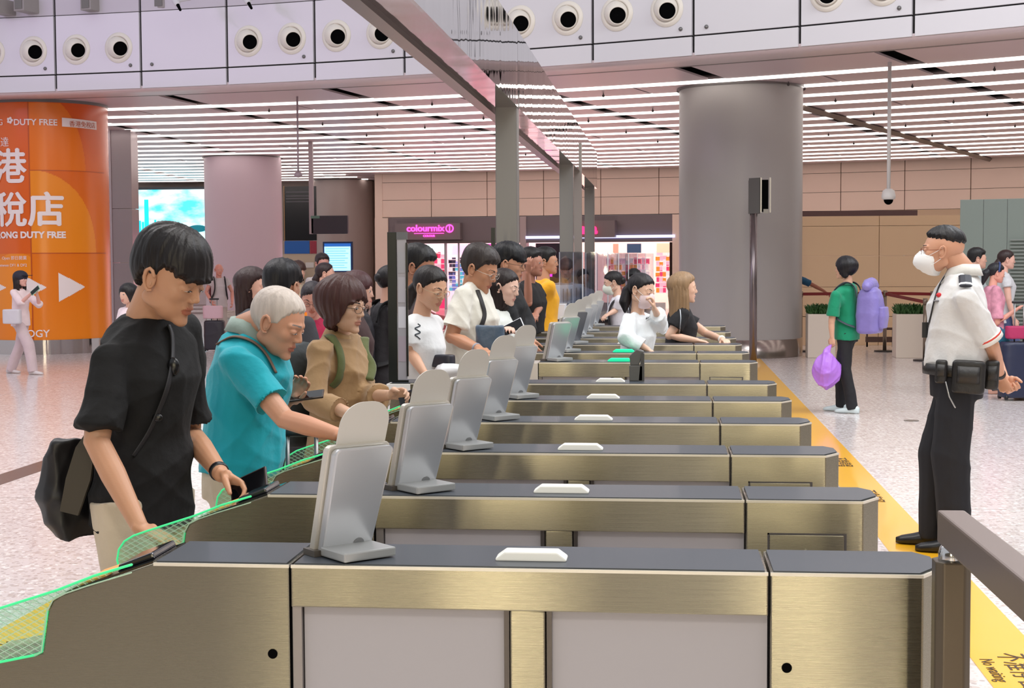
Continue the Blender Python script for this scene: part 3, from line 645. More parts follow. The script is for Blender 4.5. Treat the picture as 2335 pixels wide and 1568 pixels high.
for j in range(NR):
    r=R1+j*PIT; A0_,A1_=(R(-7),R(44)) if j<15 else (R(-7),R(3.6)); T=thing('light_strip','long curved white ceiling light strip, %s row in from the white fascia'%nth[j],'light',pol(R(3),r,ZC),0,'curved ceiling light strips')
    b=sector(MB(),A0_,A1_,r-.16,r+.16,ZC+.02,ZC+.08,60).obj('strip_housing',CPd,T,True,world=True)
    d=sector(MB(),A0_,A1_,r-.085,r+.085,ZC-.015,ZC+.03,60).obj('diffuser',LED,b,False,world=True)
spr=mat('sprinkler_dark',(60,54,54),.5)
me=MB().add(*tube([(0,0,.1),(0,0,-.015)],.008,8)).add(*tube([(0,0,-.018),(0,0,-.026)],.020,10)).mesh('sprinkler',True)
for j in range(0,10):
    for k in range(-1,6):
        r=R1+(j+.5)*PIT; a=s0+(k+.5*(j%2)+.28)*sd+SH*math.log(r/RF); o=link('sprinkler',me,spr); me.materials.clear() if False else None
        o.location=pol(a,r,ZC-.02); tag(o,'small dark sprinkler head under the metal ceiling','sprinkler','sprinklers under the metal ceiling')
# straight track crossing the ceiling
a,b=PZ(1828,242,ZC-.03),PZ(2290,372,ZC-.03)
tk=MB().tube([tuple(a),tuple(b)],.07,4,'f').obj('ceiling_track',mat('track_metal',(120,108,100),.4,.5)); tag(tk,'long straight grey track crossing the ceiling light strips at right','track')

# --- columns
def column(label, px, py, r, z1, m, base=True):
    c=PZ(px,py,0); c=PY(px,py,c.y+r); T=thing('round_column',label,'column',(c.x,c.y,0))
    n=64
    ring=lambda r_,z:[(r_*math.cos(2*math.pi*k/n),r_*math.sin(2*math.pi*k/n),z) for k in range(n)]
    def cyl(prof):
        v=[];f=[]
        for r_,z in prof: v+=ring(r_,z)
        for i in range(len(prof)-1):
            for k in range(n): f.append((i*n+k,i*n+(k+1)%n,(i+1)*n+(k+1)%n,(i+1)*n+k))
        return MB().add(v,f)
    cyl([(r,.28),(r,z1)]).obj('shaft',m,T,True)
    cyl([(r+.015,0),(r+.015,.28),(r,.285)]).obj('base_band',mat('steel_base',(170,160,155),.2,.9),T,True)
    cyl([(r+.04,z1-.03),(r+.04,z1+.1)]).obj('collar',mat('collar_grey',(110,104,104),.4),T,True)
    return T
GC=mat('column_grey',(168,164,163),.38,bump=.02,bscale=8); MC=mat('column_mauve',(206,184,196),.38)
column('large grey round column behind the gates, with a pole screen in front',1687,818,.965,ZC,GC)
column('pale mauve round column left of the hanging dark sign',559,733,.985,ZC,MC)
column('farthest pale round column with a blue information screen on it',784,700,1.0,ZC,mat('column_far',(190,172,168),.38))
# orange advertising column
OR=1.04; oc=PY(112,700,24.7); AV=math.atan2(-oc.x,oc.y)
OT=thing('advert_column','round column wrapped in an orange duty free advert','column',(oc.x,oc.y,0))
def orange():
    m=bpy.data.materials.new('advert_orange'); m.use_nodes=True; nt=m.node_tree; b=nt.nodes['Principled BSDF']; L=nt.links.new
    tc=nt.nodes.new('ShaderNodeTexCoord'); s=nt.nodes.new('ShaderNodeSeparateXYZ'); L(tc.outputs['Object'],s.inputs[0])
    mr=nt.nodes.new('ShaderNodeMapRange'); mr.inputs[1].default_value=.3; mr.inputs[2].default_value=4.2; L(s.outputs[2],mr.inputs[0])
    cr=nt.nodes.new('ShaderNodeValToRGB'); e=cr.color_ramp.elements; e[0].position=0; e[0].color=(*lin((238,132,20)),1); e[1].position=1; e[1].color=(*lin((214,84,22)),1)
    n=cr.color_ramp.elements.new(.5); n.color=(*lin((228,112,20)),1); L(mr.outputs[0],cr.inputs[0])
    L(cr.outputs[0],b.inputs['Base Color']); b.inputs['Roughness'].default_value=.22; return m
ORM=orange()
def osurf(a0,a1,z0,z1,r,m,name,par,n=24,inside=None):
    v=[];f=[]
    for i in range(n+1):
        a=a0+(a1-a0)*i/n; v+=[(r*math.sin(a),-r*math.cos(a),z0),(r*math.sin(a),-r*math.cos(a),z1)]
    for i in range(n): f.append((2*i,2*i+2,2*i+3,2*i+1))
    return MB().add(v,f).obj(name,m,par,True)
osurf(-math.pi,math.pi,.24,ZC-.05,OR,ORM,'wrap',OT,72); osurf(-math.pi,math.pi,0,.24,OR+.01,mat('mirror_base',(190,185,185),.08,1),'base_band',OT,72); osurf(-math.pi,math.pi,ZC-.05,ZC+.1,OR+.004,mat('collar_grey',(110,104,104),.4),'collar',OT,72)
def oarc(px): return math.asin(max(-1,min(1,(px-112)/143.0)))*.985+AV       # photo column -> angle on the shaft
def oz(py): return CAMH+(597-py)/3400*24.6
def wrapobj(me, m, name, label=None, r=OR):
    """flat (u = arc length, v = height) mesh wrapped on the shaft"""
    b=bmesh.new(); b.from_mesh(me)
    bmesh.ops.triangulate(b,faces=[f for f in b.faces if len(f.verts)>4])
    xs=[v.co.x for v in b.verts]; x=min(xs)+.04
    while x<max(xs):
        bmesh.ops.bisect_plane(b,geom=b.verts[:]+b.edges[:]+b.faces[:],plane_co=(x,0,0),plane_no=(1,0,0)); x+=.06
    for v in b.verts: a=v.co.x/OR; rr=r+.010+v.co.z; z=v.co.y; v.co=Vector((rr*math.sin(a),-rr*math.cos(a),z))
    b.to_mesh(me); b.free(); return link(name,me,m,OT,label)
PR=mat('print_white',(240,226,222),.4)
def oflat(poly, m, name, z=0):
    me=bpy.data.meshes.new(name); bb=bmesh.new(); vs=[bb.verts.new((x,y,z)) for x,y in poly]; bb.faces.new(vs)
    bmesh.ops.triangulate(bb,faces=bb.faces[:]); bb.to_mesh(me); bb.free(); return wrapobj(me,m,name)
def grid_patch(a0,a1,z0,z1,test,m,name,dz=.002,n=90):
    """printed shape on the wrap: cells of a fine grid inside the test"""
    v=[];f=[];ix={}
    da=(a1-a0)/n; h=(z1-z0)/n
    def vid(i,j):
        if (i,j) not in ix: ix[(i,j)]=len(v); a=a0+da*i; r=OR+dz; v.append((r*math.sin(a),-r*math.cos(a),z0+h*j))
        return ix[(i,j)]
    for i in range(n):
        for j in range(n):
            a=a0+da*(i+.5); z=z0+h*(j+.5)
            if test(a*OR,z): f.append((vid(i,j),vid(i+1,j),vid(i+1,j+1),vid(i,j+1)))
    return MB().add(v,f).obj(name,m,OT,True)
lo=mat('advert_light',(240,140,30),.22); dko=mat('advert_deep',(222,98,28),.22); mo=mat('advert_mid',(232,116,18),.22)
u0=oarc(74)*OR
grid_patch(-1.2,u0/OR,oz(578),ZC-.06,lambda u,z:True,dko,'advert_block',.001,20)
cx_,cz_=u0,oz(575)
grid_patch(u0/OR,u0/OR+1.25,oz(576),oz(388),lambda u,z:((u-u0)/1.15)**2+((z-oz(576))/(oz(388)-oz(576)))**2<1,lo,'advert_arc',.002)
grid_patch(u0/OR,u0/OR+1.1,oz(388),ZC-.06,lambda u,z:((u-u0)/.95)**2+((z-oz(388))/(oz(206)-oz(388)))**2<1,mo,'advert_arc',.0015)
grid_patch(u0/OR-.85,u0/OR,oz(725),oz(578),lambda u,z:((u-(u0-.25))/.75)**2+((z-oz(730))/(oz(576)-oz(730)))**2<1,lo,'advert_arc',.0015)
for py in (389,577):
    for k in range(1): osurf(u0/OR,u0/OR+1.4,oz(py)-.008,oz(py)+.008,OR+.003,mat('advert_seam',(190,82,14),.3),'advert_seam',OT)
osurf(oarc(74),oarc(77),.24,ZC-.05,OR+.003,mat('advert_seam',(190,82,14),.3),'advert_seam',OT)
def otext(t, px_right, py_base, size, bold=.004, name='lettering'):
    cjk=any(ord(c)>9000 for c in t); u=oarc(px_right)*OR; z=oz(py_base)
    sh=[(0,0)] if not (cjk and bold>.005) else [(0,0),(bold*1.3,0),(-bold*1.3,0),(0,bold),(0,-bold)]
    b=bmesh.new()
    for k,(dx,dy) in enumerate(sh):
        me=text_mesh(t,size,0 if cjk else .001,'RIGHT',0 if cjk else bold)
        for v in me.vertices: v.co.x+=u+dx; v.co.y+=z+dy; v.co.z+=.0008*k
        b.from_mesh(me)
    me=bpy.data.meshes.new(name); b.to_mesh(me); b.free()
    return wrapobj(me,PR,name)
otext('HONG KONG',21,286,.135,.0); otext('DUTY FREE',139,287,.140,.003); otext('直達',33,333,.17); otext('香港',70,410,.60,.012); otext('免稅店',152,508,.60,.012); otext('HONG KONG DUTY FREE',152,542,.145,.006)
otext('Open 即日開業',66,591,.07,0); otext('Between DF1 & DF2',66,607,.065,0); otext('OGY',112,768,.17,.002)
pl=[(oarc(149)*OR,oz(289)),(oarc(226)*OR,oz(291)),(oarc(226)*OR,oz(272)),(oarc(149)*OR,oz(269))]
oflat(pl,PR,'white_plate',0); me=text_mesh('香港免稅店',.105,.001,'RIGHT',.0)
for v in me.vertices: v.co.x=v.co.x*1.0+oarc(223)*OR; v.co.y+=oz(287); v.co.z+=.003
wrapobj(me,mat('advert_ink',(190,90,50),.4),'lettering')
for xr in (193,108,20):
    u1=oarc(xr)*OR; u2=oarc(max(-28,xr-59))*OR
    def tri(u,z,u1=u1,u2=u2): 
        h=(oz(622)-oz(688))/2; zc=(oz(622)+oz(688))/2; t=(u1-u)/(u1-u2+1e-9); return 0.02<t<1 and abs(z-zc)<h*t
    grid_patch(min(u2,u1)/OR,u1/OR,oz(690),oz(620),tri,PR,'arrow_print',.004,40)
# small flower mark between the words
for k in range(5):
    t=2*math.pi*k/5; uu=oarc(36)*OR+.035*math.cos(t); zz=oz(276)+.035*math.sin(t)
    oflat([(uu+.024*math.cos(q),zz+.024*math.sin(q)) for q in [i*math.pi/4 for i in range(8)]],PR,'flower_print')

# grey pylon right of the advert column
q0,q1=PY(258,600,29.5),PY(309,600,29.5); 
T=thing('wall_pylon','flat grey metal pylon just right of the orange advert column','pylon',(q0.x,29.5,0))
PYM=mat('pylon_grey',(168,158,162),.22,.4)
for k,(z0_,z1_) in enumerate(((0,1.5),(1.51,2.6),(2.61,ZC))): MB().box(0,q1.x-q0.x-.05,0,.4,z0_,z1_).obj('cladding_panel',PYM,T,False,.006)
MB().box(-.12,0,-.02,.4,0,ZC).obj('edge_trim',mat('pylon_edge',(196,184,190),.25,.5),T)

# --- round rear wall with shops
RW=56.7; WT=mat('wall_tan',(238,212,196),.42,bump=.02,bscale=5); WT2=mat('wall_tan_warm',(226,196,166),.42)
def wphi(px,y=450):                       # angle where a photo column meets the wall
    d=ray(px,y); o=np.array([0-CC[0],0-CC[1]]); dd=np.array([d.x,d.y]); A=dd@dd; B=2*o@dd; C_=o@o-RW**2
    t=(-B+math.sqrt(B*B-4*A*C_))/(2*A); p=dd*t; return math.atan2(p[0]-CC[0],p[1]-CC[1]), t
pa,pb=wphi(857)[0],wphi(2700)[0]
wall=sector(MB(),pa,pb,RW+.06,RW+.3,2.85,ZC+.3,40).obj('wall_back',mat('joint_dark',(110,92,86),.6)); tag(wall,kind='structure')
n=13; 
for i in range(n):
    a0=pa+(pb-pa)*i/n+.0002; a1=pa+(pb-pa)*(i+1)/n-.0002
    for z0_,z1_ in ((2.86,3.38),(3.392,3.92),(3.932,ZC+.25)): sector(MB(),a0,a1,RW,RW+.06,z0_,z1_,4).obj('wall_panel',WT,wall)
    if a0>wphi(1560)[0]: sector(MB(),a0,a1,RW,RW+.06,0,2.85,4).obj('wall_panel',WT2,wall,True)
def wbox(px0,px1,r0,r1,z0,z1,name,m,par,n=8,label=None):
    return sector(MB(),wphi(px0)[0],wphi(px1)[0],r0,r1,z0,z1,n).obj(name,m,par,False,0,label,world=True)
# left rear: dark unit, blue and red sign panels, counter wall and the big lit screen
RL=61
far=sector(MB(),R(-10),pa,RL,RL+.3,0,ZC+.3,30).obj('wall_rear_left',mat('rear_wall',(176,158,150),.5)); tag(far,kind='structure')
wbox(855,872,RW-.02,RL,0,ZC+.2,'wall_return',WT,wall)
def dz(px,py,D): return PY(px,py,D).z
def flat(name,label,cat,px0,py0,px1,py1,D,m,th=.06,group=None,parent=None):
    a,b=PY(px0,py0,D),PY(px1,py1,D)
    if parent is None:
        T=thing(name,label,cat,((a.x+b.x)/2,D,min(a.z,b.z)),0,group)
        return T,(b.x-a.x),(a.z-b.z)
BK=mat('dark_gloss',(22,22,28),.15); 
D0=46.5
def slab(parent,name,px0,py0,px1,py1,D,m,th=.05,off=0,bev=0,label=None):
    a,b=PY(px0,py0,D),PY(px1,py1,D); return MB().box(min(a.x,b.x),max(a.x,b.x),D+off,D+off+th,min(a.z,b.z),max(a.z,b.z)).obj(name,m,parent,False,bev,label,world=True)
c=PY(500,700,D0); T=thing('shopfront','dark shopfront with a blue and red band between the two mauve columns','shop',(c.x,D0,0))
slab(T,'dark_glazing',645,425,722,548,D0,BK); slab(T,'blue_band',649,549,706,578,D0,mat('band_blue',(20,90,170),.4),.05,-.02); slab(T,'red_band',707,549,722,578,D0,mat('band_red',(150,40,60),.4),.05,-.02); slab(T,'counter_wall',645,579,722,700,D0,mat('beige_lam',(190,172,150),.5)); slab(T,'edge_line',647,424,650,550,D0,mat('edge_gold',(190,150,110),.4),.05,-.03)
for k,py in enumerate((437,446,452,459)): slab(T,'reflected_rail',652,py,704,py+1.4,D0,mat('rail_grey',(95,90,98),.4),.02,-.02)
slab(T,'wall_notice',697,598,716,610,D0,mat('paper_pale',(215,210,205),.6),.02,-.03); slab(T,'till_screen',686,612,698,640,D0,BK,.05,-.3)
def skyscreen():
    m=mat('screen_sky',(120,220,236),.5,emis=1.15); nt=m.node_tree; b=nt.nodes['Principled BSDF']; tc=nt.nodes.new('ShaderNodeTexCoord'); mp=nt.nodes.new('ShaderNodeMapping'); mp.inputs['Scale'].default_value=(1,1,2.2); n=nt.nodes.new('ShaderNodeTexNoise'); n.inputs['Scale'].default_value=1.1; n.inputs['Detail'].default_value=4
    r=nt.nodes.new('ShaderNodeValToRGB'); e=r.color_ramp.elements; e[0].position=.36; e[0].color=(*lin((70,206,226)),1); e[1].position=.62; e[1].color=(*lin((220,248,248)),1)
    L=nt.links.new; L(tc.outputs['Object'],mp.inputs[0]); L(mp.outputs[0],n.inputs['Vector']); L(n.outputs[0],r.inputs[0]); L(r.outputs[0],b.inputs['Emission Color']); L(r.outputs[0],b.inputs['Base Color']); return m
D1=49.0; c=PY(390,600,D1); T=thing('lit_screen','large cyan lit screen showing a harbour skyline, behind the young man','screen',(c.x,D1,0))
slab(T,'screen_frame',303,427,476,556,D1,mat('frame_dark',(50,52,60),.4),.2)
slab(T,'screen_field',309,433,470,552,D1,skyscreen(),.02,-.03)
slab(T,'screen_water',309,531,470,552,D1,emis('screen_water',(190,238,240),1.1),.01,-.045)
towers=[(330,341,455)]+[(311+7*k,316+7*k,500+(k*37)%17) for k in range(12)]
for k,(x0,x1,yt) in enumerate(towers): slab(T,'skyline_tower',x0,yt,x1,531,D1,emis('screen_tower',(20,190,215),1.2),.01,-.06-.002*(k%3))
b_=MB(); p=PY(452,521,D1); b_.add(*ell((p.x,p.y-.08,p.z),(.33,.02,.12))); b_.obj('screen_vessel',emis('screen_hull',(10,110,125),.7),T,True,world=True)
slab(T,'lower_wall',303,556,476,760,D1,mat('rear_mauve',(196,176,180),.3),.1); slab(T,'blue_door',452,549,470,580,D1,mat('door_blue',(50,70,190),.4),.05,-.05)
for k in range(3): slab(T,'wall_rail',476-70,694+k*9,520,697+k*9,42.,mat('rail_mauve',(150,130,130),.4),.05)

# shops on the round wall
SHW=mat('shop_white',(240,214,226),.5,emis=.28); SHP=mat('shop_pink',(255,60,170),.5,emis=.9); LG=mat('lintel_grey',(120,108,112),.4)
zt=2.84; zo=2.04
frame_l=mat('shop_frame',(104,92,92),.4)
def shop(label,pxa,pxb,wallcol):
    c=pol((wphi(pxa)[0]+wphi(pxb)[0])/2,RW,0); T=thing('shop',label,'shop',c)
    wbox(pxa,pxb,RW,RW+.3,zo+.08,zt,'lintel',LG,T); wbox(pxa,pxb,RW-.03,RW+.05,zo,zo+.08,'frame_rail',frame_l,T)
    wbox(pxa,pxb,RW+5,RW+5.2,0,zt,'rear_panel',wallcol,T,4); wbox(pxa,pxb,RW+.3,RW+5,zo+.4,zo+.5,'shop_ceiling',mat('shop_light',(255,240,236),.5,emis=1.3),T,4)
    return T
s1=shop('cosmetics shop with a glowing pink sign, left of the first portal post',862,1196,SHW)
s2=shop('cosmetics shop with red letters on its sign, right of the portal posts',1196,1545,mat('shop_peach',(255,214,204),.5,emis=.35))
wbox(855,885,RW-.05,RW+.3,0,zt,'pier',WT,s1); wbox(1186,1200,RW-.05,RW+.3,0,zt,'pier',mat('pier_mauve',(178,160,160),.5),s1,2); wbox(1534,1560,RW-.05,RW+.3,0,zt,'pier',WT,s2,2)
wbox(1200,1540,RW-.1,RW,zo+.12,zo+.2,'light_ledge',emis('ledge_glow',(200,205,255),1.2),s2); 
def wsign(parent,pxa,pxb,z0,z1,txts,name='sign_box'):
    a=(wphi(pxa)[0]+wphi(pxb)[0])/2; wbox(pxa,pxb,RW-.28,RW,z0,z1,name,mat('sign_grey',(122,110,112),.45),parent,4)
    for t,px,z,s,m,b_ in txts:
        a=wphi(px)[0]; me=text_mesh(t,s,.03,'CENTER',b_); o=link('sign_letters',me,m,parent,world=True); 
        o.matrix_basis=Matrix.Translation(Vector(pol(a,RW-.33,z)))@Matrix.Rotation(-a,4,'Z')@Matrix.Rotation(R(90),4,'X')
PINK=emis('sign_pink',(255,84,200),1.3); RED=emis('sign_red',(255,50,120),1.3)
wsign(s1,905,1054,2.16,2.66,[('colourmix',976,2.41,.29,PINK,.004),('COLOUR',984,2.24,.09,PINK,.001)])
a0,a1=wphi(950)[0],wphi(1018)[0]; sector(MB(),a0,a1,RW-.34,RW-.31,2.335,2.355,4).obj('sign_underline',PINK,s1,world=True)
cpt=pol(wphi(1031)[0],RW-.33,2.49); tv,tf=tube([(cpt[0]+.11*math.cos(t),cpt[1],cpt[2]+.11*math.sin(t)) for t in [2*math.pi*k/16 for k in range(17)]],.022,6); MB().add(tv,tf).add(*tube([(cpt[0],cpt[1],cpt[2]-.08),(cpt[0],cpt[1],cpt[2]+.08)],.02,6)).obj('sign_emblem',PINK,s1,world=True)
wsign(s2,1316,1407,2.18,2.68,[('sasa',1342,2.30,.42,RED,.022)])
# shelving and products
prodc=[(236,70,120),(250,235,235),(200,30,60),(90,190,210),(240,150,60),(120,130,200),(250,190,210),(60,60,80)]
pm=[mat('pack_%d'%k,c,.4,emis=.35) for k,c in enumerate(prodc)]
pme=[]
for k,(w,h) in enumerate(((.10,.16),(.14,.12),(.08,.20),(.12,.18))):
    for m in pm: 
        me=MB().box(-w/2,w/2,-.05,.05,0,h).mesh('cosmetics_box'); me.materials.append(m); pme.append(me)
def shelves(label,pxa,pxb,r,z0,z1,rows,m,ncol,grp,phue,seed):
    rr=random.Random(seed); a=(wphi(pxa)[0]+wphi(pxb)[0])/2; T=thing('shelf_unit',label,'shelf',pol(a,r,0))
    wbox(pxa,pxb,r+.28,r+.32,0,z1+.05,'back_panel',m,T,2)
    for k in range(rows+1):
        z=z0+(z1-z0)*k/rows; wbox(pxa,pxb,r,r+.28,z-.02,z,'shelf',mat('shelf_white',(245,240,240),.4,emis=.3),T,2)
        if k==rows: break
        n_=ncol
        for i in range(n_):
            aa=wphi(pxa)[0]+(wphi(pxb)[0]-wphi(pxa)[0])*(i+.5)/n_
            o=bpy.data.objects.new('cosmetics_box',rr.choice([x for q_,x in enumerate(pme) if (q_%8) in phue])); COL.objects.link(o)
            o.location=pol(aa,r+.10,z+.001); o.rotation_euler=(0,0,-aa); tag(o,'small bright %s'%grp,'product',grp)
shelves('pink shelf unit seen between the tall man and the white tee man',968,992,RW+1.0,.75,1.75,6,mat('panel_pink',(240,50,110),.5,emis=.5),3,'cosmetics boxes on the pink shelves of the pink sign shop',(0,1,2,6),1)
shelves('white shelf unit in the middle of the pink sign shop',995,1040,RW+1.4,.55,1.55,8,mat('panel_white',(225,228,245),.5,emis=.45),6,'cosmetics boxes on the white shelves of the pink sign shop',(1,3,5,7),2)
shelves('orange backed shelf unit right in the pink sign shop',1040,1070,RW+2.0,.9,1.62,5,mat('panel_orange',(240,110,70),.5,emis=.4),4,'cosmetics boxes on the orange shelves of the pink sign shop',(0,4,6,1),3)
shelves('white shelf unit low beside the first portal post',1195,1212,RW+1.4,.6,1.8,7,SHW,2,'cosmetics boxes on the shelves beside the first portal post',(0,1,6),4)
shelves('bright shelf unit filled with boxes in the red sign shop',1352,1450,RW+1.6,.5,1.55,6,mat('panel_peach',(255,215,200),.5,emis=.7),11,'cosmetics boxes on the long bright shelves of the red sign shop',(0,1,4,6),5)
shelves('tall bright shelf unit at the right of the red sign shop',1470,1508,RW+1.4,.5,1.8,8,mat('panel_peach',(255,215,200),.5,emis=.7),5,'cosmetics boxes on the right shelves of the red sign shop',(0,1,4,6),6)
def poster(label,pxa,pxb,r,z0,z1,m): 
    a=(wphi(pxa)[0]+wphi(pxb)[0])/2; o=sector(MB(),wphi(pxa)[0],wphi(pxb)[0],r,r+.04,z0,z1,2).obj('poster',m); tag(o,label,'poster'); return o
poster('plain hot pink lightbox at the right of the pink sign shop',1048,1124,RW+1.0,1.66,2.03,SHP)
poster('pale pink poster under the pink sign, left of the hot pink lightbox',1008,1042,RW+1.2,1.70,2.0,mat('poster_lilac',(240,190,235),.5,emis=.8))
poster('pale mint lit panel above the tall man',945,990,RW+1.2,1.68,2.02,mat('poster_mint',(215,250,240),.5,emis=.9))
poster('magenta poster on the dark panel left of the yellow shirt man',1212,1245,RW+.7,1.0,1.86,emis('poster_magenta',(240,60,220),1.1))
poster('dark panel behind the yellow shirt man',1206,1262,RW+.8,.8,2.03,mat('panel_black',(30,26,34),.5))
poster('blue and black framed picture above the bright shelves',1406,1438,RW+1.3,1.72,2.0,mat('picture_blue',(60,80,110),.4,emis=.3))
poster('pink framed picture beside the blue one',1440,1470,RW+1.3,1.72,2.0,mat('picture_pink',(250,215,225),.4,emis=.8))
poster('peach framed picture above the right shelves',1474,1506,RW+1.3,1.72,2.0,mat('picture_peach',(250,190,160),.4,emis=.8))
poster('narrow orange framed picture left of the blue one',1374,1386,RW+1.3,1.72,2.0,mat('picture_orange',(220,150,130),.4,emis=.6))
poster('black display panel at the right end of the red sign shop',1516,1535,RW+.6,.5,2.03,BK)
wbox(1010,1016,RW+.1,RW+.14,0,zo,'mullion',mat('mullion',(190,180,190),.3),s1,1); wbox(1041,1045,RW+.1,RW+.14,0,zo,'mullion',mat('mullion',(190,180,190),.3),s1,1)

# --- right side: partition wall, ribbed cabin, far fittings
PW=mat('partition_tan',(236,204,166),.4)
def part_wall(pa_,pb_,D):
    a,b=PY(pa_,600,D),PY(pb_,600,D); T=thing('partition_wall','low tan panelled partition wall behind the planters','wall',(a.x,D,0))
    for z0_,z1_ in ((0,.5),(.51,1.02),(1.03,1.56),(1.57,2.08),(2.09,2.26)):
        w=(b.x-a.x)/2
        for k in range(2): MB().box(k*w+.004,(k+1)*w-.004,0,.3,z0_,z1_).obj('wall_panel',PW,T,False,.004)
    return T
part_wall(1815,2196,26.6)
c=PY(1826,600,26.5)
sl=slab(thing('wall_slot','dark horizontal slot along the top of the tan partition','recess',(c.x,26.9,0)),'slot_back',1826,481,2092,495,26.9,mat('slot_mauve',(96,72,76),.5),.3)
D2=19.5; a,b=PY(2188,600,D2),PY(2700,600,D2)
T=thing('metal_cabin','grey green metal panelled cabin at the right edge behind the couple','cabin',(a.x,D2,0)); CB=mat('cabin_green',(132,142,136),.35,.2); x=0
vec=Vector((math.cos(R(-22)),math.sin(R(-22)),0))
for k in range(9):
    MB().box(0,.285,0,.05,0,2.26).obj('cabin_panel',CB,T,False,.004); o=T.children[-1]; o.location=vec*(.29*k); o.rotation_euler=(0,0,R(-22))
mb=MB(); 
for k in range(34): mb.box(0,.55,-.03,0,.25+.045*k,.27+.045*k)
o=mb.obj('louvre',mat('louvre_grey',(140,146,142),.35,.3),T); o.location=vec*(.62); o.rotation_euler=(0,0,R(-22)); o['kind']='stuff'
# enclosing walls behind and beside the photographer
for nm,bx in (('wall_rear',(-30,22,-9.2,-9,0,5.5)),('wall_right',(14.5,14.7,-9,30,0,5.5))):
    w=MB().box(*bx).obj(nm,mat('rear_hall_wall',(112,102,84),.6)); tag(w,kind='structure')
# recessed floor disc
q=PZ(2078,959,0); o=MB().tube([(0,0,0),(0,0,.004)],.07,24,'f').obj('floor_socket',mat('socket_metal',(130,125,120),.3,.8)); o.location=q; tag(o,'small round metal floor socket right of the green shirt woman','socket')
# ================================================================ gates
STEEL=None
def steel(name,rgb,rough=.3,stretch=(1,40,220)):
    m=bpy.data.materials.new(name); m.use_nodes=True; nt=m.node_tree; b=nt.nodes['Principled BSDF']; L=nt.links.new
    tc=nt.nodes.new('ShaderNodeTexCoord'); mp=nt.nodes.new('ShaderNodeMapping'); mp.inputs['Scale'].default_value=stretch; L(tc.outputs['Object'],mp.inputs[0])
    n=nt.nodes.new('ShaderNodeTexNoise'); n.inputs['Scale'].default_value=6; n.inputs['Detail'].default_value=5; L(mp.outputs[0],n.inputs['Vector'])
    mr=nt.nodes.new('ShaderNodeMapRange'); mr.inputs[3].default_value=rough-.06; mr.inputs[4].default_value=rough+.10; L(n.outputs[0],mr.inputs[0]); L(mr.outputs[0],b.inputs['Roughness'])
    bp=nt.nodes.new('ShaderNodeBump'); bp.inputs['Strength'].default_value=.10; bp.inputs['Distance'].default_value=.001; L(n.outputs[0],bp.inputs['Height'])
    n2=nt.nodes.new('ShaderNodeTexNoise'); n2.inputs['Scale'].default_value=3.2; n2.inputs['Detail'].default_value=1; mp2=nt.nodes.new('ShaderNodeMapping'); mp2.inputs['Scale'].default_value=(1,1,.25); L(tc.outputs['Object'],mp2.inputs[0]); L(mp2.outputs[0],n2.inputs['Vector'])
    bp2=nt.nodes.new('ShaderNodeBump'); bp2.inputs['Strength'].default_value=.18; bp2.inputs['Distance'].default_value=.02; L(n2.outputs[0],bp2.inputs['Height']); L(bp2.outputs[0],b.inputs['Normal'])
    b.inputs['Base Color'].default_value=(*lin(rgb),1); b.inputs['Metallic'].default_value=1; b.inputs['Anisotropic'].default_value=.97
    b.inputs['Anisotropic Rotation'].default_value=.25; tg=nt.nodes.new('ShaderNodeTangent'); tg.direction_type='RADIAL'; tg.axis='Z'; L(tg.outputs[0],b.inputs['Tangent'])
    return m
ST=steel('brushed_steel',(146,140,122),.26); STD=steel('brushed_steel_door',(136,131,115),.26)
TOPM=mat('top_slate',(60,66,74),.42,coat=.12); EDGE=mat('edge_steel',(232,226,212),.3,.5); WPAN=mat('panel_pale',(176,172,176),.35); DARKG=mat('recess_dark',(78,74,72),.5)
def glassmat():
    m=bpy.data.materials.new('printed_glass'); m.use_nodes=True; nt=m.node_tree; L=nt.links.new; b=nt.nodes['Principled BSDF']
    tc=nt.nodes.new('ShaderNodeTexCoord'); fac=None
    for ang in (28,-28):
        mp=nt.nodes.new('ShaderNodeMapping'); mp.inputs['Rotation'].default_value=(0,R(ang),0); L(tc.outputs['Object'],mp.inputs[0]); s=nt.nodes.new('ShaderNodeSeparateXYZ'); L(mp.outputs[0],s.inputs[0])
        a=nt.nodes.new('ShaderNodeMath'); a.operation='MULTIPLY'; a.inputs[1].default_value=85; L(s.outputs[0 if 0 else 2],a.inputs[0])
        f=nt.nodes.new('ShaderNodeMath'); f.operation='FRACT'; L(a.outputs[0],f.inputs[0]); c=nt.nodes.new('ShaderNodeMath'); c.operation='LESS_THAN'; c.inputs[1].default_value=.14; L(f.outputs[0],c.inputs[0])
        if fac is None: fac=c.outputs[0]
        else: mx=nt.nodes.new('ShaderNodeMath'); mx.operation='MAXIMUM'; L(fac,mx.inputs[0]); L(c.outputs[0],mx.inputs[1]); fac=mx.outputs[0]
    tr=nt.nodes.new('ShaderNodeBsdfTransparent'); tr.inputs[0].default_value=(.80,.97,.88,1); gl=nt.nodes.new('ShaderNodeBsdfGlossy'); gl.inputs['Roughness'].default_value=.03
    m1=nt.nodes.new('ShaderNodeMixShader'); m1.inputs[0].default_value=.05; L(tr.outputs[0],m1.inputs[1]); L(gl.outputs[0],m1.inputs[2])
    b.inputs['Base Color'].default_value=(*lin((190,222,200)),1); m2=nt.nodes.new('ShaderNodeMixShader'); k=nt.nodes.new('ShaderNodeMath'); k.operation='MULTIPLY'; k.inputs[1].default_value=.75; L(fac,k.inputs[0]); L(k.outputs[0],m2.inputs[0]); L(m1.outputs[0],m2.inputs[1]); L(b.outputs[0],m2.inputs[2])
    L(m2.outputs[0],nt.nodes['Material Output'].inputs[0]); return m
PGL=glassmat(); GEDGE=mat('green_lit_edge',(60,205,130),.3,emis=.55)
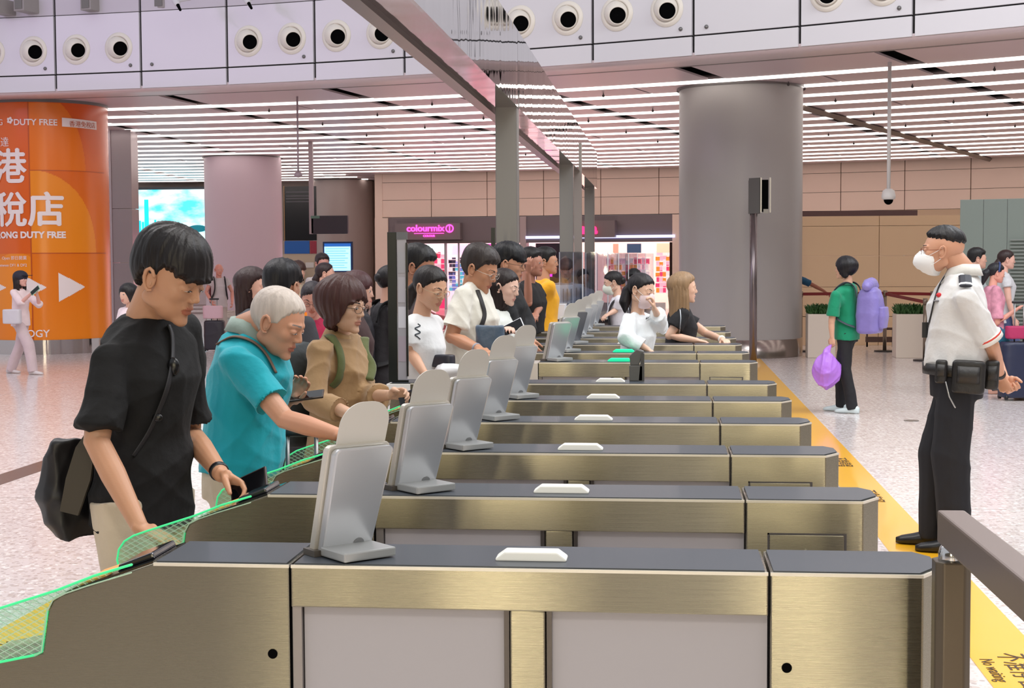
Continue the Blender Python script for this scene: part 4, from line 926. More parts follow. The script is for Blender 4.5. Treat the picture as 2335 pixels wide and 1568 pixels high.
D1_=2.77; GW=.215; HG=.95
def gx(px,py=1290): return PY(px,py,D1_).x
def gp(px,py): p=PY(px,py,D1_); return (p.x,p.z)
XS=gx(659); XM0,XM1=gx(663),gx(1752); XR0=gx(1757); XR1=.517
ztop=HG
def gate(D, label, door=True, kind='std', i=0):
    T=thing('ticket_gate',label,'gate',(0,D,0),0,'steel ticket gates in a row'); y0,y1=0,GW
    # exit-end cabinet
    ch=.045
    poly=[(XR0,y0),(XR1-ch,y0),(XR1,y0+ch*1.6),(XR1,y1-ch),(XR1-ch*.6,y1),(XR0,y1)]
    cab=MB().add(*prismz(poly,0,ztop-.003)).obj('exit_cabinet',ST,T,False,.003)
    ins=lambda p,d:[(x+(d if x<=XR0+1e-6 else -d),y+(d if y<y1*.5 else -d)) for x,y in p]
    MB().add(*prismz(ins(poly,.006),ztop-.003,ztop+.001)).obj('top_plate',TOPM,cab)
    if door:
        a,b=XR0+.055*3.6/3.6,XR1-.09
        zt_=.868-.002; dr=MB().box(a,b,-.0025,.004,.30,zt_).obj('access_door',STD,cab,False,.002)
        gap=MB(); gap.box(a-.004,b+.004,-.0008,.002,zt_,zt_+.004).box(b,b+.006,-.0012,.002,.3,zt_+.004).box(a-.004,a,-.0008,.002,.3,zt_+.004); gap.obj('door_gap',DARKG,cab)
        lk=MB().tube([((a+b)/2,-.001,zt_-.045),((a+b)/2,-.008,zt_-.045)],.010,20,'f').obj('lock',mat('chrome',(225,222,215),.15,1),cab)
    else:
        for nm,px,py,par in (('service_hole',1794,1522,cab),):
            x,z=gp(px,py); MB().tube([(x,-.0012,z),(x,.002,z)],.0095,24,'f').obj(nm,BLK,par)
    # middle section: band, recessed panels, post
    bz=ztop-.083
    MB().box(XM0,XM1,y0,y1,bz,ztop-.003).obj('upper_band',ST,T,False,.0025)
    MB().box(XM0+.006,XM1-.006,y0+.006,y1-.006,ztop-.004,ztop+.001).obj('top_plate',TOPM,T)
    xa,xb=gx(1152),gx(1252)
    for q0,q1 in ((XM0+.02,xa),(xb,XM1)): MB().box(q0,q1,.022,y1-.022,.04,bz).obj('pale_panel',WPAN,T)
    pst=MB().box(xa+.008,xb-.008,.004,y1-.004,0,bz).obj('centre_post',ST,T,False,.003)
    for q in ((xa-.004,xa+.006),(xb-.006,xb+.004)): MB().box(q[0],q[1],.010,y1-.01,0,bz).obj('post_channel',mat('channel_grey',(92,86,82),.3,.7),pst)
    MB().box(XM0,XM0+.018,.008,y1-.008,0,bz).obj('edge_channel',mat('channel_pale',(150,144,142),.35,.6),T); MB().box(XM0-.006,XM0-.001,.004,y1-.004,0,ztop-.006).obj('shadow_gap',BLK,T)
    MB().box(XM0,XM1,.03,y1-.03,0,.04).obj('plinth',DARKG,T)
    tr=MB(); tr.box(XM0,XM1,y0-.0012,y0+.004,ztop-.0075,ztop-.0015).box(XR0,XR1-ch,y0-.0012,y0+.004,ztop-.0075,ztop-.0015)
    v,f=prismz([(XR1-ch,y0-.0012),(XR1+.001,y0+ch*1.6),(XR1-.004,y0+ch*1.6),(XR1-ch,y0+.004)],ztop-.0075,ztop-.0015); tr.add(v,f)
    if kind in('std','green','far'): tr.box(gx(350),XS,y0-.0012,y0+.004,ztop-.0075,ztop-.0015)
    elif kind=='wide': tr.box(-1.2,XS,y0-.0012,y0+.004,ztop-.0075,ztop-.0015)
    tr.obj('top_edge_trim',EDGE,T)
    # status light
    a,b=gx(1122),gx(1287); green=kind in('green',)
    pl=[(a,ztop+.0012),(b,ztop+.0012),(b,ztop+.006),(b-.018,ztop+.019),(a+.018,ztop+.019),(a,ztop+.006)]
    MB().add(*prism(pl,.055,.10)).obj('status_light',emis('status_green',(30,230,165),.4) if green else mat('status_white',(236,236,230),.35,emis=.12),T,False,.003)
    # entry-end cabinet with sloping top
    if kind in('std','green','far'):
        A=gp(350,1288); B=gp(140,1356); Cc=gp(120,1370); Dd=gp(110,1392); E=gp(98,1488); G=gp(-84,1530)
        A=(A[0],ztop-.003)
        prof=[(XS,0),(XS,ztop-.003),A,B,Cc,Dd,E,(G[0],E[1]-.035),(G[0]-.02,E[1]-.06),(G[0]-.02,0)]
        ent=MB().add(*prism(prof,y0,y1)).obj('entry_cabinet',ST,T,False,.003)
        MB().box(A[0]+.004,XS-.006,y0+.006,y1-.006,ztop-.004,ztop+.001).obj('top_plate',TOPM,ent)
        # black reader panel on the slope
        def sl(t,h): return (A[0]+(B[0]-A[0])*t, A[1]+(B[1]-A[1])*t+h)
        MB().add(*prism([sl(.02,0),sl(.98,0),sl(.98,.004),sl(.02,.004)],y0+.008,y1-.008)).obj('slope_panel',mat('black_gloss',(26,26,30),.12,coat=.6),ent)
        MB().add(*prism([sl(.10,.004),sl(.52,.004),sl(.50,.016),sl(.13,.018)],y0+.06,y1-.02)).obj('card_reader',mat('reader_black',(30,30,34),.18,coat=.5),ent,False,.004)
        MB().add(*prism([sl(.62,.004),sl(.93,.004),sl(.93,.006),sl(.62,.006)],y0+.05,y1-.02)).obj('orange_pad',mat('pad_orange',(245,170,90),.4),ent)
        # printed glass fin with a lit green edge
        P_=[gp(420,1246)]*0+[gp(300,1287),gp(215,1312),gp(130,1345),gp(0,1386),gp(-40,1400),gp(-66,1416),gp(-82,1440),gp(-87,1470),gp(-80,1500),gp(-60,1514),gp(0,1509),gp(80,1493),gp(95,1486),gp(108,1392),gp(122,1366),gp(150,1352)]
        MB().add(*prism(P_,-.004,.004)).obj('glass_fin',PGL,T).location.y=.006; fin=T.children[-1]
        oc_=[(x,0,z) for x,z in P_[:14]]; MB().tube(oc_,.0026,6).obj('lit_edge',GEDGE,fin,True)
        oc2=[(x,-.0015,z) for x,z in P_[11:]+[gp(200,1335),gp(300,1305)]]; MB().tube(oc2,.0016,6).obj('trim_edge',mat('trim_pale',(190,215,190),.3,.4),fin,True)
        if not door:
            x,z=gp(622,1490); MB().tube([(x,-.0012,z),(x,.002,z)],.0095,24,'f').obj('service_hole',BLK,ent)
    elif kind=='wide':                     # blunt entry end
        MB().box(-1.30,XS,y0,y1,0,ztop-.003).obj('entry_cabinet',ST,T,False,.003); MB().box(-1.29,XS-.006,y0+.006,y1-.006,ztop-.004,ztop+.001).obj('top_plate',TOPM,T); MB().box(-1.315,-1.20,y0-.004,y1+.004,ztop-.05,ztop-.005).obj('white_end',mat('white_plastic',(235,233,230),.35),T,False,.003)
    elif kind=='short':
        MB().add(*prism([(XS,0),(XS,ztop-.004),(XS-.055,ztop-.004),(XS-.11,ztop-.10),(XS-.11,0)],y0,y1)).obj('entry_cabinet',mat('end_pale',(215,208,200),.35,.4),T,False,.003)
    return T
sp_=.58*3400*.000424
Ds=[D1_+.836*k for k in range(6)]+[8.39,9.23,10.13,10.95,11.87,12.9]
order=['nearest the camera','second from the camera','third from the camera','fourth from the camera','fifth from the camera','with a white block on its blunt end','with a green light and short pale end','with a green light, before the white blouse','between the white blouse and the blonde woman','tenth from the camera, just behind the blonde woman','eleventh from the camera','farthest of the row']
gates=[]
for k,D in enumerate(Ds):
    kd='std' if k<5 else 'wide' if k==5 else 'short' if k==6 else 'green' if k==7 else 'far'
    t=gate(D,'brushed steel ticket gate with dark top, '+order[k],k>0,kd,k)
    if k==6:
        for c in t.children:
            if c.name.startswith('status_light'): c.data.materials.clear(); c.data.materials.append(emis('status_green',(30,230,165),.4))
    gates.append(t)
# --- slanted face cameras on the gate tops
SIL=mat('device_silver',(196,198,202),.28,.55); SILD=mat('device_side',(205,200,190),.3,.4); SHD=mat('shield_white',(206,202,196),.4)
def facecam(D, label, shield=True, dark=False):
    p=PY(704,1272,D1_+.07); T=thing('face_camera',label,'terminal',(p.x,D+.075,ztop+.0015),R(43),'slanted face camera terminals on the gate tops')
    # local x = along the wide back face, y = away from the screen side (screen faces +y), z up
    t1,t2,H,Wd=.020,.022,.224,.140
    lean=R(20)
    def lean_pt(x,y,z): return (x,y+0,z)
    def slabm(y0,y1,z1,w0=0,w1=Wd,z0=0,rnd_=.012,n=5):
        pts=[]
        for cx_,cz_,a0 in ((w1-rnd_,z0+.003,-90),(w1-rnd_,z1-rnd_,0),(w0+rnd_,z1-rnd_,90),(w0+rnd_,z0+.003,180)):
            rr=rnd_ if cz_>z0+.01 else .003
            for k in range(n+1): a=R(a0+90*k/n); pts.append((cx_+rr*math.cos(a),cz_+rr*math.sin(a)))
        v,f=prism(pts,y0,y1); return v,f
    Mx=Matrix.Rotation(0,4,'X')
    def shear(v): v=np.array(v); z=v[:,2].copy(); v[:,1]-=np.tan(lean)*z*1.0; return v
    v,f=slabm(.0,t1,H); MB().add(shear(v),f).obj('screen_slab',SILD,T,False,.003)
    v,f=slabm(-t2,-.001,H-.006,.006,Wd-.004); 
    v=shear(v); MB().add(v,f).obj('back_shell',mat('device_dark',(120,122,128),.4,.5) if dark else SIL,T,False,.004)
    v,f=slabm(t1,t1+.001,H-.014,.010,Wd-.010,.012); MB().add(shear(v),f).obj('screen_glass',mat('screen_black',(20,20,24),.1),T)
    MB().box(.012,Wd-.012,-.115,-t2-.001,.002,.020).obj('foot',mat('foot_grey',(176,178,178),.35,.4),T,False,.003)
    MB().add(shear(ell((.095,-t2-.0012,.020),(.012,.001,.009),None,10,6)[0]),ell((0,0,0),(1,1,1),None,10,6)[1]).obj('rating_mark',mat('mark_grey',(120,122,126),.5),T)
    MB().box(.0,.035,-.02,t1+.004,0,.012).obj('hinge',mat('hinge_dark',(96,90,84),.4,.4),T)
    if shield:
        pts=[(.020,.212),(Wd-.010,.212)]+[(Wd-.010-.045+.045*math.cos(R(9*k)),.262+.045*math.sin(R(9*k))) for k in range(11)]+[(.020+.045-.045*math.sin(R(9*k)),.262+.045*math.cos(R(9*k))) for k in range(11)]
        v,f=prism(pts,t1*.3,t1*.3+.003); MB().add(shear(v),f).obj('privacy_shield',SHD,T)
    return T
fl_=['on the nearest gate','on the second gate','on the third gate','on the fourth gate','on the fifth gate',None,'standing tall on the short gate with the green light','on the gate in front of the white blouse woman','with a dark back on the ninth gate','on the tenth gate','on the eleventh gate','on the farthest gate']
for k,D in enumerate(Ds):
    if fl_[k] and k!=5: facecam(D,'slanted silver face camera terminal '+fl_[k],k!=6,k==8)
# dark card reader stand between gates six and seven
q=PY(1452,866,Ds[5]+.17); T=thing('card_stand','small dark grey card reader stand on the sixth gate','card reader',(q.x,Ds[5]+.16,ztop+.001))
g_=mat('stand_grey',(84,84,82),.45); MB().box(-.035,.03,-.03,.03,0,.075).obj('stand_base',g_,T,False,.004); MB().add(*prism([(-.03,.075),(.01,.075),(.035,.14),(-.0,.15),(-.034,.12)],-.025,.025)).obj('reader_head',g_,T,False,.004); MB().add(*prism([(.01,.0),(.036,.0),(.036,.13),(.022,.135)],-.03,.032)).obj('back_plate',mat('stand_grey_dark',(66,66,66),.45),T)
# tall dark framed notice panel on the blunt gate end
y_=Ds[5]+.02; a,b=PY(886,868,y_),PY(935,868,y_); zt2=PY(890,529,y_).z
T=thing('notice_panel','tall black framed glass notice panel standing on the blunt gate end','panel',(a.x,y_,ztop))
dirv=R(-62); BF=mat('frame_black',(18,24,24),.3)
wv=.165
def npb(x0,x1,y0,y1,z0,z1,nm,m,bev=0): o=MB().box(x0,x1,y0,y1,z0-ztop,z1-ztop).obj(nm,m,T,False,bev); return o
fr=npb(.0,.044,0,.05,ztop+.001,zt2,'frame_side',BF,.002); npb(.044,.096,.0,.012,zt2-.035,zt2,'frame_top',mat('frame_top',(96,98,104),.3)); npb(.088,.096,-.004,.012,ztop+.03,zt2-.05,'frame_edge',BF); npb(.044,.096,.0,.012,ztop+.001,ztop+.012,'frame_foot',BF)
npb(.046,.090,.002,.008,ztop+.012,zt2-.035,'notice_sheet',mat('notice_pale',(190,188,196),.08,.3))
for k,(z0_,z1_,c_) in enumerate(((.52,.62,(160,160,168)),(.38,.50,(176,174,184)),(.26,.36,(205,206,216)),(.10,.22,(166,156,168)))): npb(.050,.086,.0005,.002,ztop+z0_,ztop+z1_,'printed_block',mat('block_%d'%k,c_,.2))
# --- foreground post and rail
RAILM=mat('rail_taupe',(132,118,112),.38,.55); PM=mat('post_taupe',(96,86,72),.35,.6)
px_=PY(2168,1400,2.60); T=thing('handrail_post','taupe metal post holding the square handrail at the right edge','post',(px_.x,2.60,0))
oct_=[(.03,-.018),(.03,.018),(.018,.03),(-.018,.03),(-.03,.018),(-.03,-.018),(-.018,-.03),(.018,-.03)]
zp=PY(2168,1276,2.60).z
MB().add(*prismz(oct_[::1],0,zp)).obj('post_tube',PM,T,False,.003); MB().tube([(0,0,zp),(0,0,zp+.012)],.022,24).obj('post_cap',mat('cap_chrome',(200,200,200),.12,1),T,True); MB().tube([(-.002,0,zp+.01),(-.002,0,zp+.05)],.012,12).obj('rail_bracket',PM,T,True)
a=PY(2137,1162,2.63); w_=.047; h_=.056
T=thing('handrail','square taupe metal handrail running towards the camera at lower right','rail',(a.x,2.63,a.z))
MB().box(0,w_,-2.9,0,-h_,0).obj('rail_tube',RAILM,T,False,.004); T.rotation_euler=(0,0,R(1.2))
# --- long mirror-clad portal: beam and posts
XB0,XB1=-1.36,-1.11; zb=2.68; zu=3.26
def gxr(px,D): return PY(px,600,D).x
T=thing('portal_frame','long mirror clad overhead portal beam on square steel posts above the gates','portal',(XB0,11.3,0))
def mirror(name,rgb,rough,wave):
    m=mat(name,rgb,rough,1); nt=m.node_tree; b=nt.nodes['Principled BSDF']; tc=nt.nodes.new('ShaderNodeTexCoord'); mp=nt.nodes.new('ShaderNodeMapping'); mp.inputs['Scale'].default_value=(1,1.6,.5); n=nt.nodes.new('ShaderNodeTexNoise'); n.inputs['Scale'].default_value=wave; n.inputs['Detail'].default_value=1
    bp=nt.nodes.new('ShaderNodeBump'); bp.inputs['Strength'].default_value=.30; bp.inputs['Distance'].default_value=.012; L=nt.links.new
    L(tc.outputs['Object'],mp.inputs[0]); L(mp.outputs[0],n.inputs['Vector']); L(n.outputs[0],bp.inputs['Height']); L(bp.outputs[0],b.inputs['Normal']); return m
MIR=mirror('mirror_cladding',(172,172,176),.03,2.2); MIR2=mirror('mirror_soffit',(170,155,160),.05,1.5)
STP=mat('portal_steel',(126,124,122),.38,.45)
for y0_,y1_ in ((1.0,6.0),(6.01,11.30),(11.31,18.2),(18.21,24.5)):
    MB().box(XB1-.02,XB1,y0_,y1_,zb,zu).obj('side_cladding',MIR,T,world=True); MB().box(XB0+.05,XB1-.02,y0_,y1_,zb,zb+.02).obj('soffit_cladding',MIR2,T,world=True); MB().box(XB0,XB0+.02,y0_,y1_,zb+.02,zu).obj('side_cladding',MIR,T,world=True)
MB().box(XB0-.03,XB0+.05,1,24.5,zb-.03,zb+.02).obj('lower_rail',mat('rail_dark',(96,88,86),.3,.7),T,world=True); MB().box(XB0+.02,XB1-.02,1,24.5,zu-.05,zu).obj('top_cover',STP,T,world=True)
for xa_,xb_,D in ((1131,1180,11.3),(1276,1307,18.2),(1333,1355,24.0)):
    x0_,x1_=gxr(xa_,D),gxr(xb_,D); MB().box(x0_,x1_,D,D+.17,0,zb+.02).obj('portal_post',STP,T,False,.006,world=True)
x0_=gxr(1309,19.6); q=MB().box(x0_,x0_+.10,19.6,19.72,0,3.05).obj('slim_post',mat('slim_steel',(150,142,138),.35,.5)); tag(q,'slim pale post just right of the second portal post','post')
for k,(pxx,tp,D,w) in enumerate(((1125,519,10.6,.028),)):
    o=MB().box(0,w,0,.05,0,PY(pxx,tp,D).z).obj('dark_panel',BF); o.location=(gxr(1120,D),D,0); tag(o,'thin black panel edge standing left of the first portal post','panel')
# ================================================================ hanging and standing things
def hang_pole(T,x,y,z0,z1,r,m): return MB().tube([(0,0,z0),(0,0,z1)],r,12,'f').obj('drop_pole',m,T,True)
PW_=mat('paint_white',(224,222,220),.35); GYP=mat('pole_mauve',(164,148,156),.4)
D=21.; q=PY(2026,450,D); T=thing('dome_camera','white dome camera hanging on a long white pole from the ceiling at right','camera',tuple(q))
hang_pole(T,0,0,.1,PZ(2029,115,ZC).z-q.z,.026,PW_); MB().add(*loft([((0,0,.12),(1,0,0),(0,1,0),.04,.04),((0,0,.09),(1,0,0),(0,1,0),.08,.08),((0,0,.02),(1,0,0),(0,1,0),.096,.096),((0,0,-.02),(1,0,0),(0,1,0),.09,.09),((0,0,-.03),(1,0,0),(0,1,0),.07,.07)],24)).obj('dome_housing',PW_,T,True); MB().add(*ell((0,0,-.03),(.065,.065,.07))).obj('dome_lens',BLK,T,True)
D=24.; q=PY(680,398,D); T=thing('ceiling_camera','small camera on a thin pole hanging left of the dark hanging sign','camera',tuple(q)); hang_pole(T,0,0,.03,ZC+.05-q.z,.016,GYP); MB().add(*ell((0,0,0),(.07,.07,.05))).obj('camera_body',GYP,T,True)
D=33.; q=PY(751,533,D); T=thing('hanging_sign','dark blank hanging sign board on a mauve pole between the mauve columns','sign',tuple(q))
a,b=PY(710,492,D),PY(794,533,D); w=b.x-a.x; h=a.z-b.z
MB().box(-w/2,w/2,0,.12,0,h).obj('sign_board',mat('sign_dark',(46,42,54),.4),T,False,.01); MB().box(-w/2,-w/2+.2,-.01,0,h-.06,h).obj('corner_label',mat('corner_green',(90,120,110),.5),T); MB().box(-w/2-.04,-w/2+.05,0,.1,0,ZC+.1-q.z).obj('support_pole',GYP,T)
# pole screen in front of the grey column
D=21.8; q=PY(1717,818,D); T=thing('pole_screen','dark double screen on a tall round metal pole before the grey column','screen',(q.x,D,0))
zl,zh=PY(1717,487,D).z,PY(1717,411,D).z
MB().tube([(0,0,0),(0,0,zl+.1)],.055,20,'f').obj('pole',mat('pole_steel',(128,118,120),.25,.7),T,True); MB().box(-.07,.09,.0,.10,zl,zh).obj('screen_body',mat('screen_grey',(70,68,68),.4),T); 
MB().add(*prismz([(-.07,-.01),(.07,-.16),(.085,-.145),(-.055,.01)],zl,zh+.03)).obj('left_leaf',mat('leaf_grey',(92,90,88),.4),T); MB().box(.09,.20,-.14,-.12,zl+.02,zh).obj('display',BLK,T); 
for x in (.085,.215): MB().box(x,x+.02,-.16,-.10,zl+.01,zh+.03).obj('frame_bar',mat('frame_silver',(190,184,176),.3,.6),T)
MB().box(.13,.2,-.16,-.13,zl,zl+.06).obj('sensor',mat('sensor_grey',(150,145,135),.4),T)
# information screen on the far column
D=45.5; q=PY(769,632,D); T=thing('info_screen','blue framed lit information screen on the far column','screen',tuple(q)); a,b=PY(736,551,D),PY(804,632,D)
slab(T,'bezel',736,551,804,620,D,mat('bezel_navy',(24,48,90),.3),.1); slab(T,'display',740,562,800,617,D,emis('display_blue',(150,205,245),1.3),.02,-.03); slab(T,'title_bar',740,555,800,561,D,emis('title_blue',(30,90,170),.8),.02,-.03)
for k in range(9): slab(T,'text_row',743,566+5.4*k,796-(k*7)%13,567.5+5.4*k,D,emis('row_blue',(110,175,235),1.0),.01,-.04)
slab(T,'lower_display',754,624,780,640,D,emis('display_blue',(150,205,245),1.3),.05)
# planters
LF=mat('leaf_green',(52,92,44),.55,var=.4,vscale=20,bump=.1,bscale=20)
for k,(pa_,pb_) in enumerate(((1842,1905),(2043,2112))):
    D=23.2; a,b=PY(pa_,812,D),PY(pb_,812,D); cx_=(a.x+b.x)/2; w=b.x-a.x
    T=thing('planter',('tall white box planter left of the green shirt woman','tall white box planter right of the purple backpack')[k],'planter',(cx_,D,0),0,'white planters')
    MB().box(-w/2,w/2,0,.4,0,PY(pa_,716,D).z).obj('planter_box',mat('planter_white',(226,214,200),.45),T,False,.01)
    mb=MB(); zr=PY(pa_,716,D).z; r_=random.Random(k)
    for i in range(420):
        x,y=r_.uniform(-w/2+.02,w/2-.02),r_.uniform(.03,.37); L_=r_.uniform(.06,.19); an=r_.uniform(0,6.28); tl=r_.uniform(.1,1.0); dx,dy=math.cos(an)*tl,math.sin(an)*tl
        p0=np.array([x,y,zr-.02]); p1=p0+np.array([dx*L_*.5,dy*L_*.5,L_*.7]); p2=p0+np.array([dx*L_,dy*L_,L_]); sd=np.array([-math.sin(an),math.cos(an),0])*.018
        mb.add([p0,p1-sd,p2,p1+sd],[(0,1,2,3)])
    o=mb.obj('foliage',LF,T); o['kind']='stuff'
# belt barriers
BM=mat('barrier_steel',(140,126,112),.3,.7); BR=mat('belt_red',(128,30,34),.6)
bp=[]
def barrier(px,D,top,label):
    q=PY(px,700,D); T=thing('belt_post',label,'post',(q.x,D,0),0,'belt barrier posts'); z=PY(px,top,D).z
    MB().tube([(0,0,.02),(0,0,z)],.03,14,'f').obj('post',BM,T,True); MB().tube([(0,0,0),(0,0,.02)],.17,24,'f').obj('base',mat('base_dark',(50,44,42),.4),T,True); MB().tube([(0,0,z-.09),(0,0,z)],.036,14,'f').obj('belt_head',BM,T,True); return (q.x,D,z)
A_=barrier(2018,24.8,662,'steel belt post between the two planters'); B_=barrier(2126,25.0,664,'steel belt post behind the guard, farther one'); C_=barrier(2110,22.6,680,'steel belt post at the right side of the right planter')
D_=barrier(1826,24.8,664,'steel belt post half hidden by the grey column')
def belt(a,b,dz_,label):
    a=np.array(a);b=np.array(b); t=thing('barrier_belt',label,'belt',tuple((a+b)/2),0,'red barrier belts'); d=unit(b-a); n=np.array([-d[1],d[0],0])*.004
    z=np.array([0,0,1.]); lo,hi=dz_-.05,dz_
    v=[a+n+z*lo,b+n+z*lo,b+n+z*hi,a+n+z*hi,a-n+z*lo,b-n+z*lo,b-n+z*hi,a-n+z*hi]; MB().add(v,[(0,1,2,3),(7,6,5,4),(0,4,5,1),(3,2,6,7),(0,3,7,4),(1,5,6,2)]).obj('webbing',BR,t,world=True)
belt(A_,B_,-.02,'red belt stretched between the two rear posts at right'); belt(A_,C_,-.03,'red belt above the right planter'); belt(D_,A_,-.02,'red belt running from behind the column to the right')
for k,(x0,x1,y) in enumerate(((1975,2040,747),(1975,2040,768))):
    T=thing('bench_rail',('upper','lower')[k]+' dark wooden rail low before the partition','rail',(PY(x0,y,25.5).x,25.5,PY(x0,y,25.5).z),0,'dark rails before the partition'); slab(T,'rail_bar',x0,y,x1,y+(5 if k==0 else 12),25.5,mat('rail_brown',(84,58,48),.5),.1)
    for xx in (x0+3,x1-3): slab(T,'rail_leg',xx-1.5,y+4,xx+1.5,791,25.5,mat('rail_brown',(84,58,48),.5),.05,.03)
# belt barriers in the queue at left
E_=(PY(992,760,14).x,14,.98); F_=(PY(1018,760,13).x,13,.86)
for k,(pa,pb,sa,sb) in enumerate((((955,690),(1020,728),15.,13.),((960,725),(1020,745),15.,13.))):
    a=PY(pa[0],pa[1],sa); b=PY(pb[0],pb[1],sb); T=thing('barrier_belt',('upper','lower')[k]+' dark red belt sagging behind the white tee man','belt',tuple(a),0,'queue belts'); m_=(a+b)/2+Vector((0,0,-.04)); strap(dict(T=T),[np.array(a),np.array(m_),np.array(b)],.025,.003,BR,'webbing',T,up=(0,1,0))
# acrylic screens and white counter box
def acryl():
    m=bpy.data.materials.new('clear_acrylic'); m.use_nodes=True; nt=m.node_tree; L=nt.links.new; tr=nt.nodes.new('ShaderNodeBsdfTransparent'); tr.inputs[0].default_value=(.86,.87,.90,1); gl=nt.nodes.new('ShaderNodeBsdfGlossy'); gl.inputs['Roughness'].default_value=.04
    mx=nt.nodes.new('ShaderNodeMixShader'); mx.inputs[0].default_value=.10; L(tr.outputs[0],mx.inputs[1]); L(gl.outputs[0],mx.inputs[2]); L(mx.outputs[0],nt.nodes['Material Output'].inputs[0]); return m
AC=acryl()
for k in range(8):
    D=13.6+.8*k; q=PY(1240,720,13.6); x=q.x+.085*k; T=thing('acrylic_screen','clear acrylic counter screen, %s of the receding row'%ordw[k],'screen',(x,D,.96),0,'acrylic counter screens')
    MB().box(0,.36,0,.008,0,.64).obj('clear_sheet',AC,T); MB().box(0,.008,-.006,.014,0,.64).obj('edge_strip',mat('acrylic_edge',(205,206,214),.2),T); MB().box(.352,.36,-.006,.014,0,.64).obj('edge_strip',mat('acrylic_edge',(205,206,214),.2),T)
q=PY(1243,728,13.2); a,b=PY(1243,728,13.2),PY(1288,694,13.2); T=thing('counter_box','white box standing below the first acrylic screen','box',(a.x,13.2,a.z)); MB().box(0,b.x-a.x,0,.25,0,b.z-a.z).obj('box_body',mat('box_white',(236,238,246),.4),T,False,.004); MB().box(0,b.x-a.x+.02,-.004,0,b.z-a.z+.004,b.z-a.z+.012).obj('box_lip',mat('box_lip',(200,204,214),.4),T)
for k,(x0,x1,y0,y1,D) in enumerate(((1240,1276,650,692,13.9),(1278,1306,650,692,14.6),(1308,1330,648,690,15.4))):
    T=thing('document_rack','white document rack behind the acrylic screens, %s from the left'%ordw[k],'rack',tuple(PY(x0,y1,D)),0,'document racks'); slab(T,'rack_back',x0,y0,x1,y1,D,mat('rack_white',(225,232,240),.4),.1); 
    for j in range(3): slab(T,'rack_divider',x0+6+9*j,y0+8,x0+8+9*j,y1,D,mat('rack_grey',(120,125,135),.4),.03,-.04)
# staff counter
c0,c1=PY(1190,738,14.2),PY(1395,720,18.0)
T=thing('staff_counter','long dark topped staff counter behind the far gates','counter',(c0.x,13.3,0)); MB().box(-.15,.55,0,.55,0,.93).obj('counter_body',mat('counter_grey',(150,142,140),.4,.3),T); MB().box(-.17,.57,-.03,.58,.93,.96).obj('counter_top',mat('counter_dark',(40,38,42),.25),T,False,.004); MB().box(.15,1.35,.9,6.3,0,.93).obj('counter_body',mat('counter_grey',(150,142,140),.4,.3),T); MB().box(.13,1.37,.87,6.32,.93,.96).obj('counter_top',mat('counter_dark',(40,38,42),.25),T)
q=PY(1270,728,13.15)
# ================================================================ the travellers and staff
def collar(P, m, r=.072, h=.045, name='collar', open_=.9):
    nb,Lv,fwd,up,s=P['nb'],P['Lv'],P['fwd'],P['up'],P['s']; n=28; v=[];f=[]
    for k in range(n+1):
        a=open_*.35+(2*math.pi-open_*.7)*k/n; d=fwd*math.cos(a)+Lv*math.sin(a); fr=max(0,math.cos(a))
        c=nb-up*(.012+.030*fr)*s+fwd*.004
        v+= [c+d*(r-.006)*s+up*.004, c+d*(r-.008)*s+up*h*s, c+d*(r+.004)*s+up*(h+.002)*s, c+d*(r+.026+.010*fr)*s-up*(.008+.022*fr)*s, c+d*(r+.020+.010*fr)*s-up*(.010+.022*fr)*s]
    for k in range(n):
        for j in range(5): f.append((k*5+j,(k+1)*5+j,(k+1)*5+(j+1)%5,k*5+(j+1)%5))
    f+= [(0,1,2,3,4),tuple(n*5+j for j in range(5))[::-1]]
    return MB().add(v,f).obj(name,m,P['T'],True,world=True)
def band(P, side, m, name='wristband', t=.06, w=.014, r=.0275):
    S,E,Wp=P['arms'][side]; d=unit(Wp-E); c=Wp-d*t; mb=MB(); mb.add(*tube([c-d*w*.5,c-d*w*.3,c+d*w*.3,c+d*w*.5],[r*.93,r,r,r*.93],20,'f')); return mb.obj(name,m,P['T'],True,world=True)
def cuff(P, side, frac, m, r=.058, w=.02, name='sleeve_trim'):
    S,E,Wp=P['arms'][side]; d=unit(E-S); L=np.linalg.norm(E-S); c=S+d*L*frac; return MB().add(*tube([c-d*w,c+d*w],[r,r],20,'f')).obj(name,m,P['T'],True,world=True)
def phone(label, c, axis, nrm, col=(24,24,28), L=.15, w=.072, scr=None):
    a=unit(axis); n=unit(np.array(nrm)-a*np.dot(nrm,a)); t=np.cross(a,n); M=Matrix(((t[0],a[0],n[0],c[0]),(t[1],a[1],n[1],c[1]),(t[2],a[2],n[2],c[2]),(0,0,0,1)))
    T=thing('phone',label,'phone',(c[0],c[1],c[2])); MB().box(-w/2,w/2,-L/2,L/2,-.004,.004,0,M).obj('case',mat('phone_case_%d'%col[0],col,.3),T,False,.003,world=True); MB().box(-w/2+.004,w/2-.004,-L/2+.005,L/2-.005,.004,.0046,0,M).obj('screen',scr or mat('phone_glass',(12,12,16),.08),T,world=True); return T
def blobbag(label,cat,c,r,m,seed=0,squash=(1,1,1),amp=.012,neck=None,name='bag'):
    c=np.array(c); T=thing(name,label,cat,tuple(c)); pts=[ell(c,np.array(r)*np.array(squash),None,20,14)]
    if neck is not None: pts.append(tube([c+np.array([0,0,r[2]*.5]),c+np.array([0,0,r[2]*.95]),np.array(neck)],[r[0]*.6,r[0]*.3,.012],12))
    v,f=remesh(pts,.010,2); v=fold(v,f,amp,16,seed); MB().add(v,f).obj('bag_body',m,T,True,world=True); return T
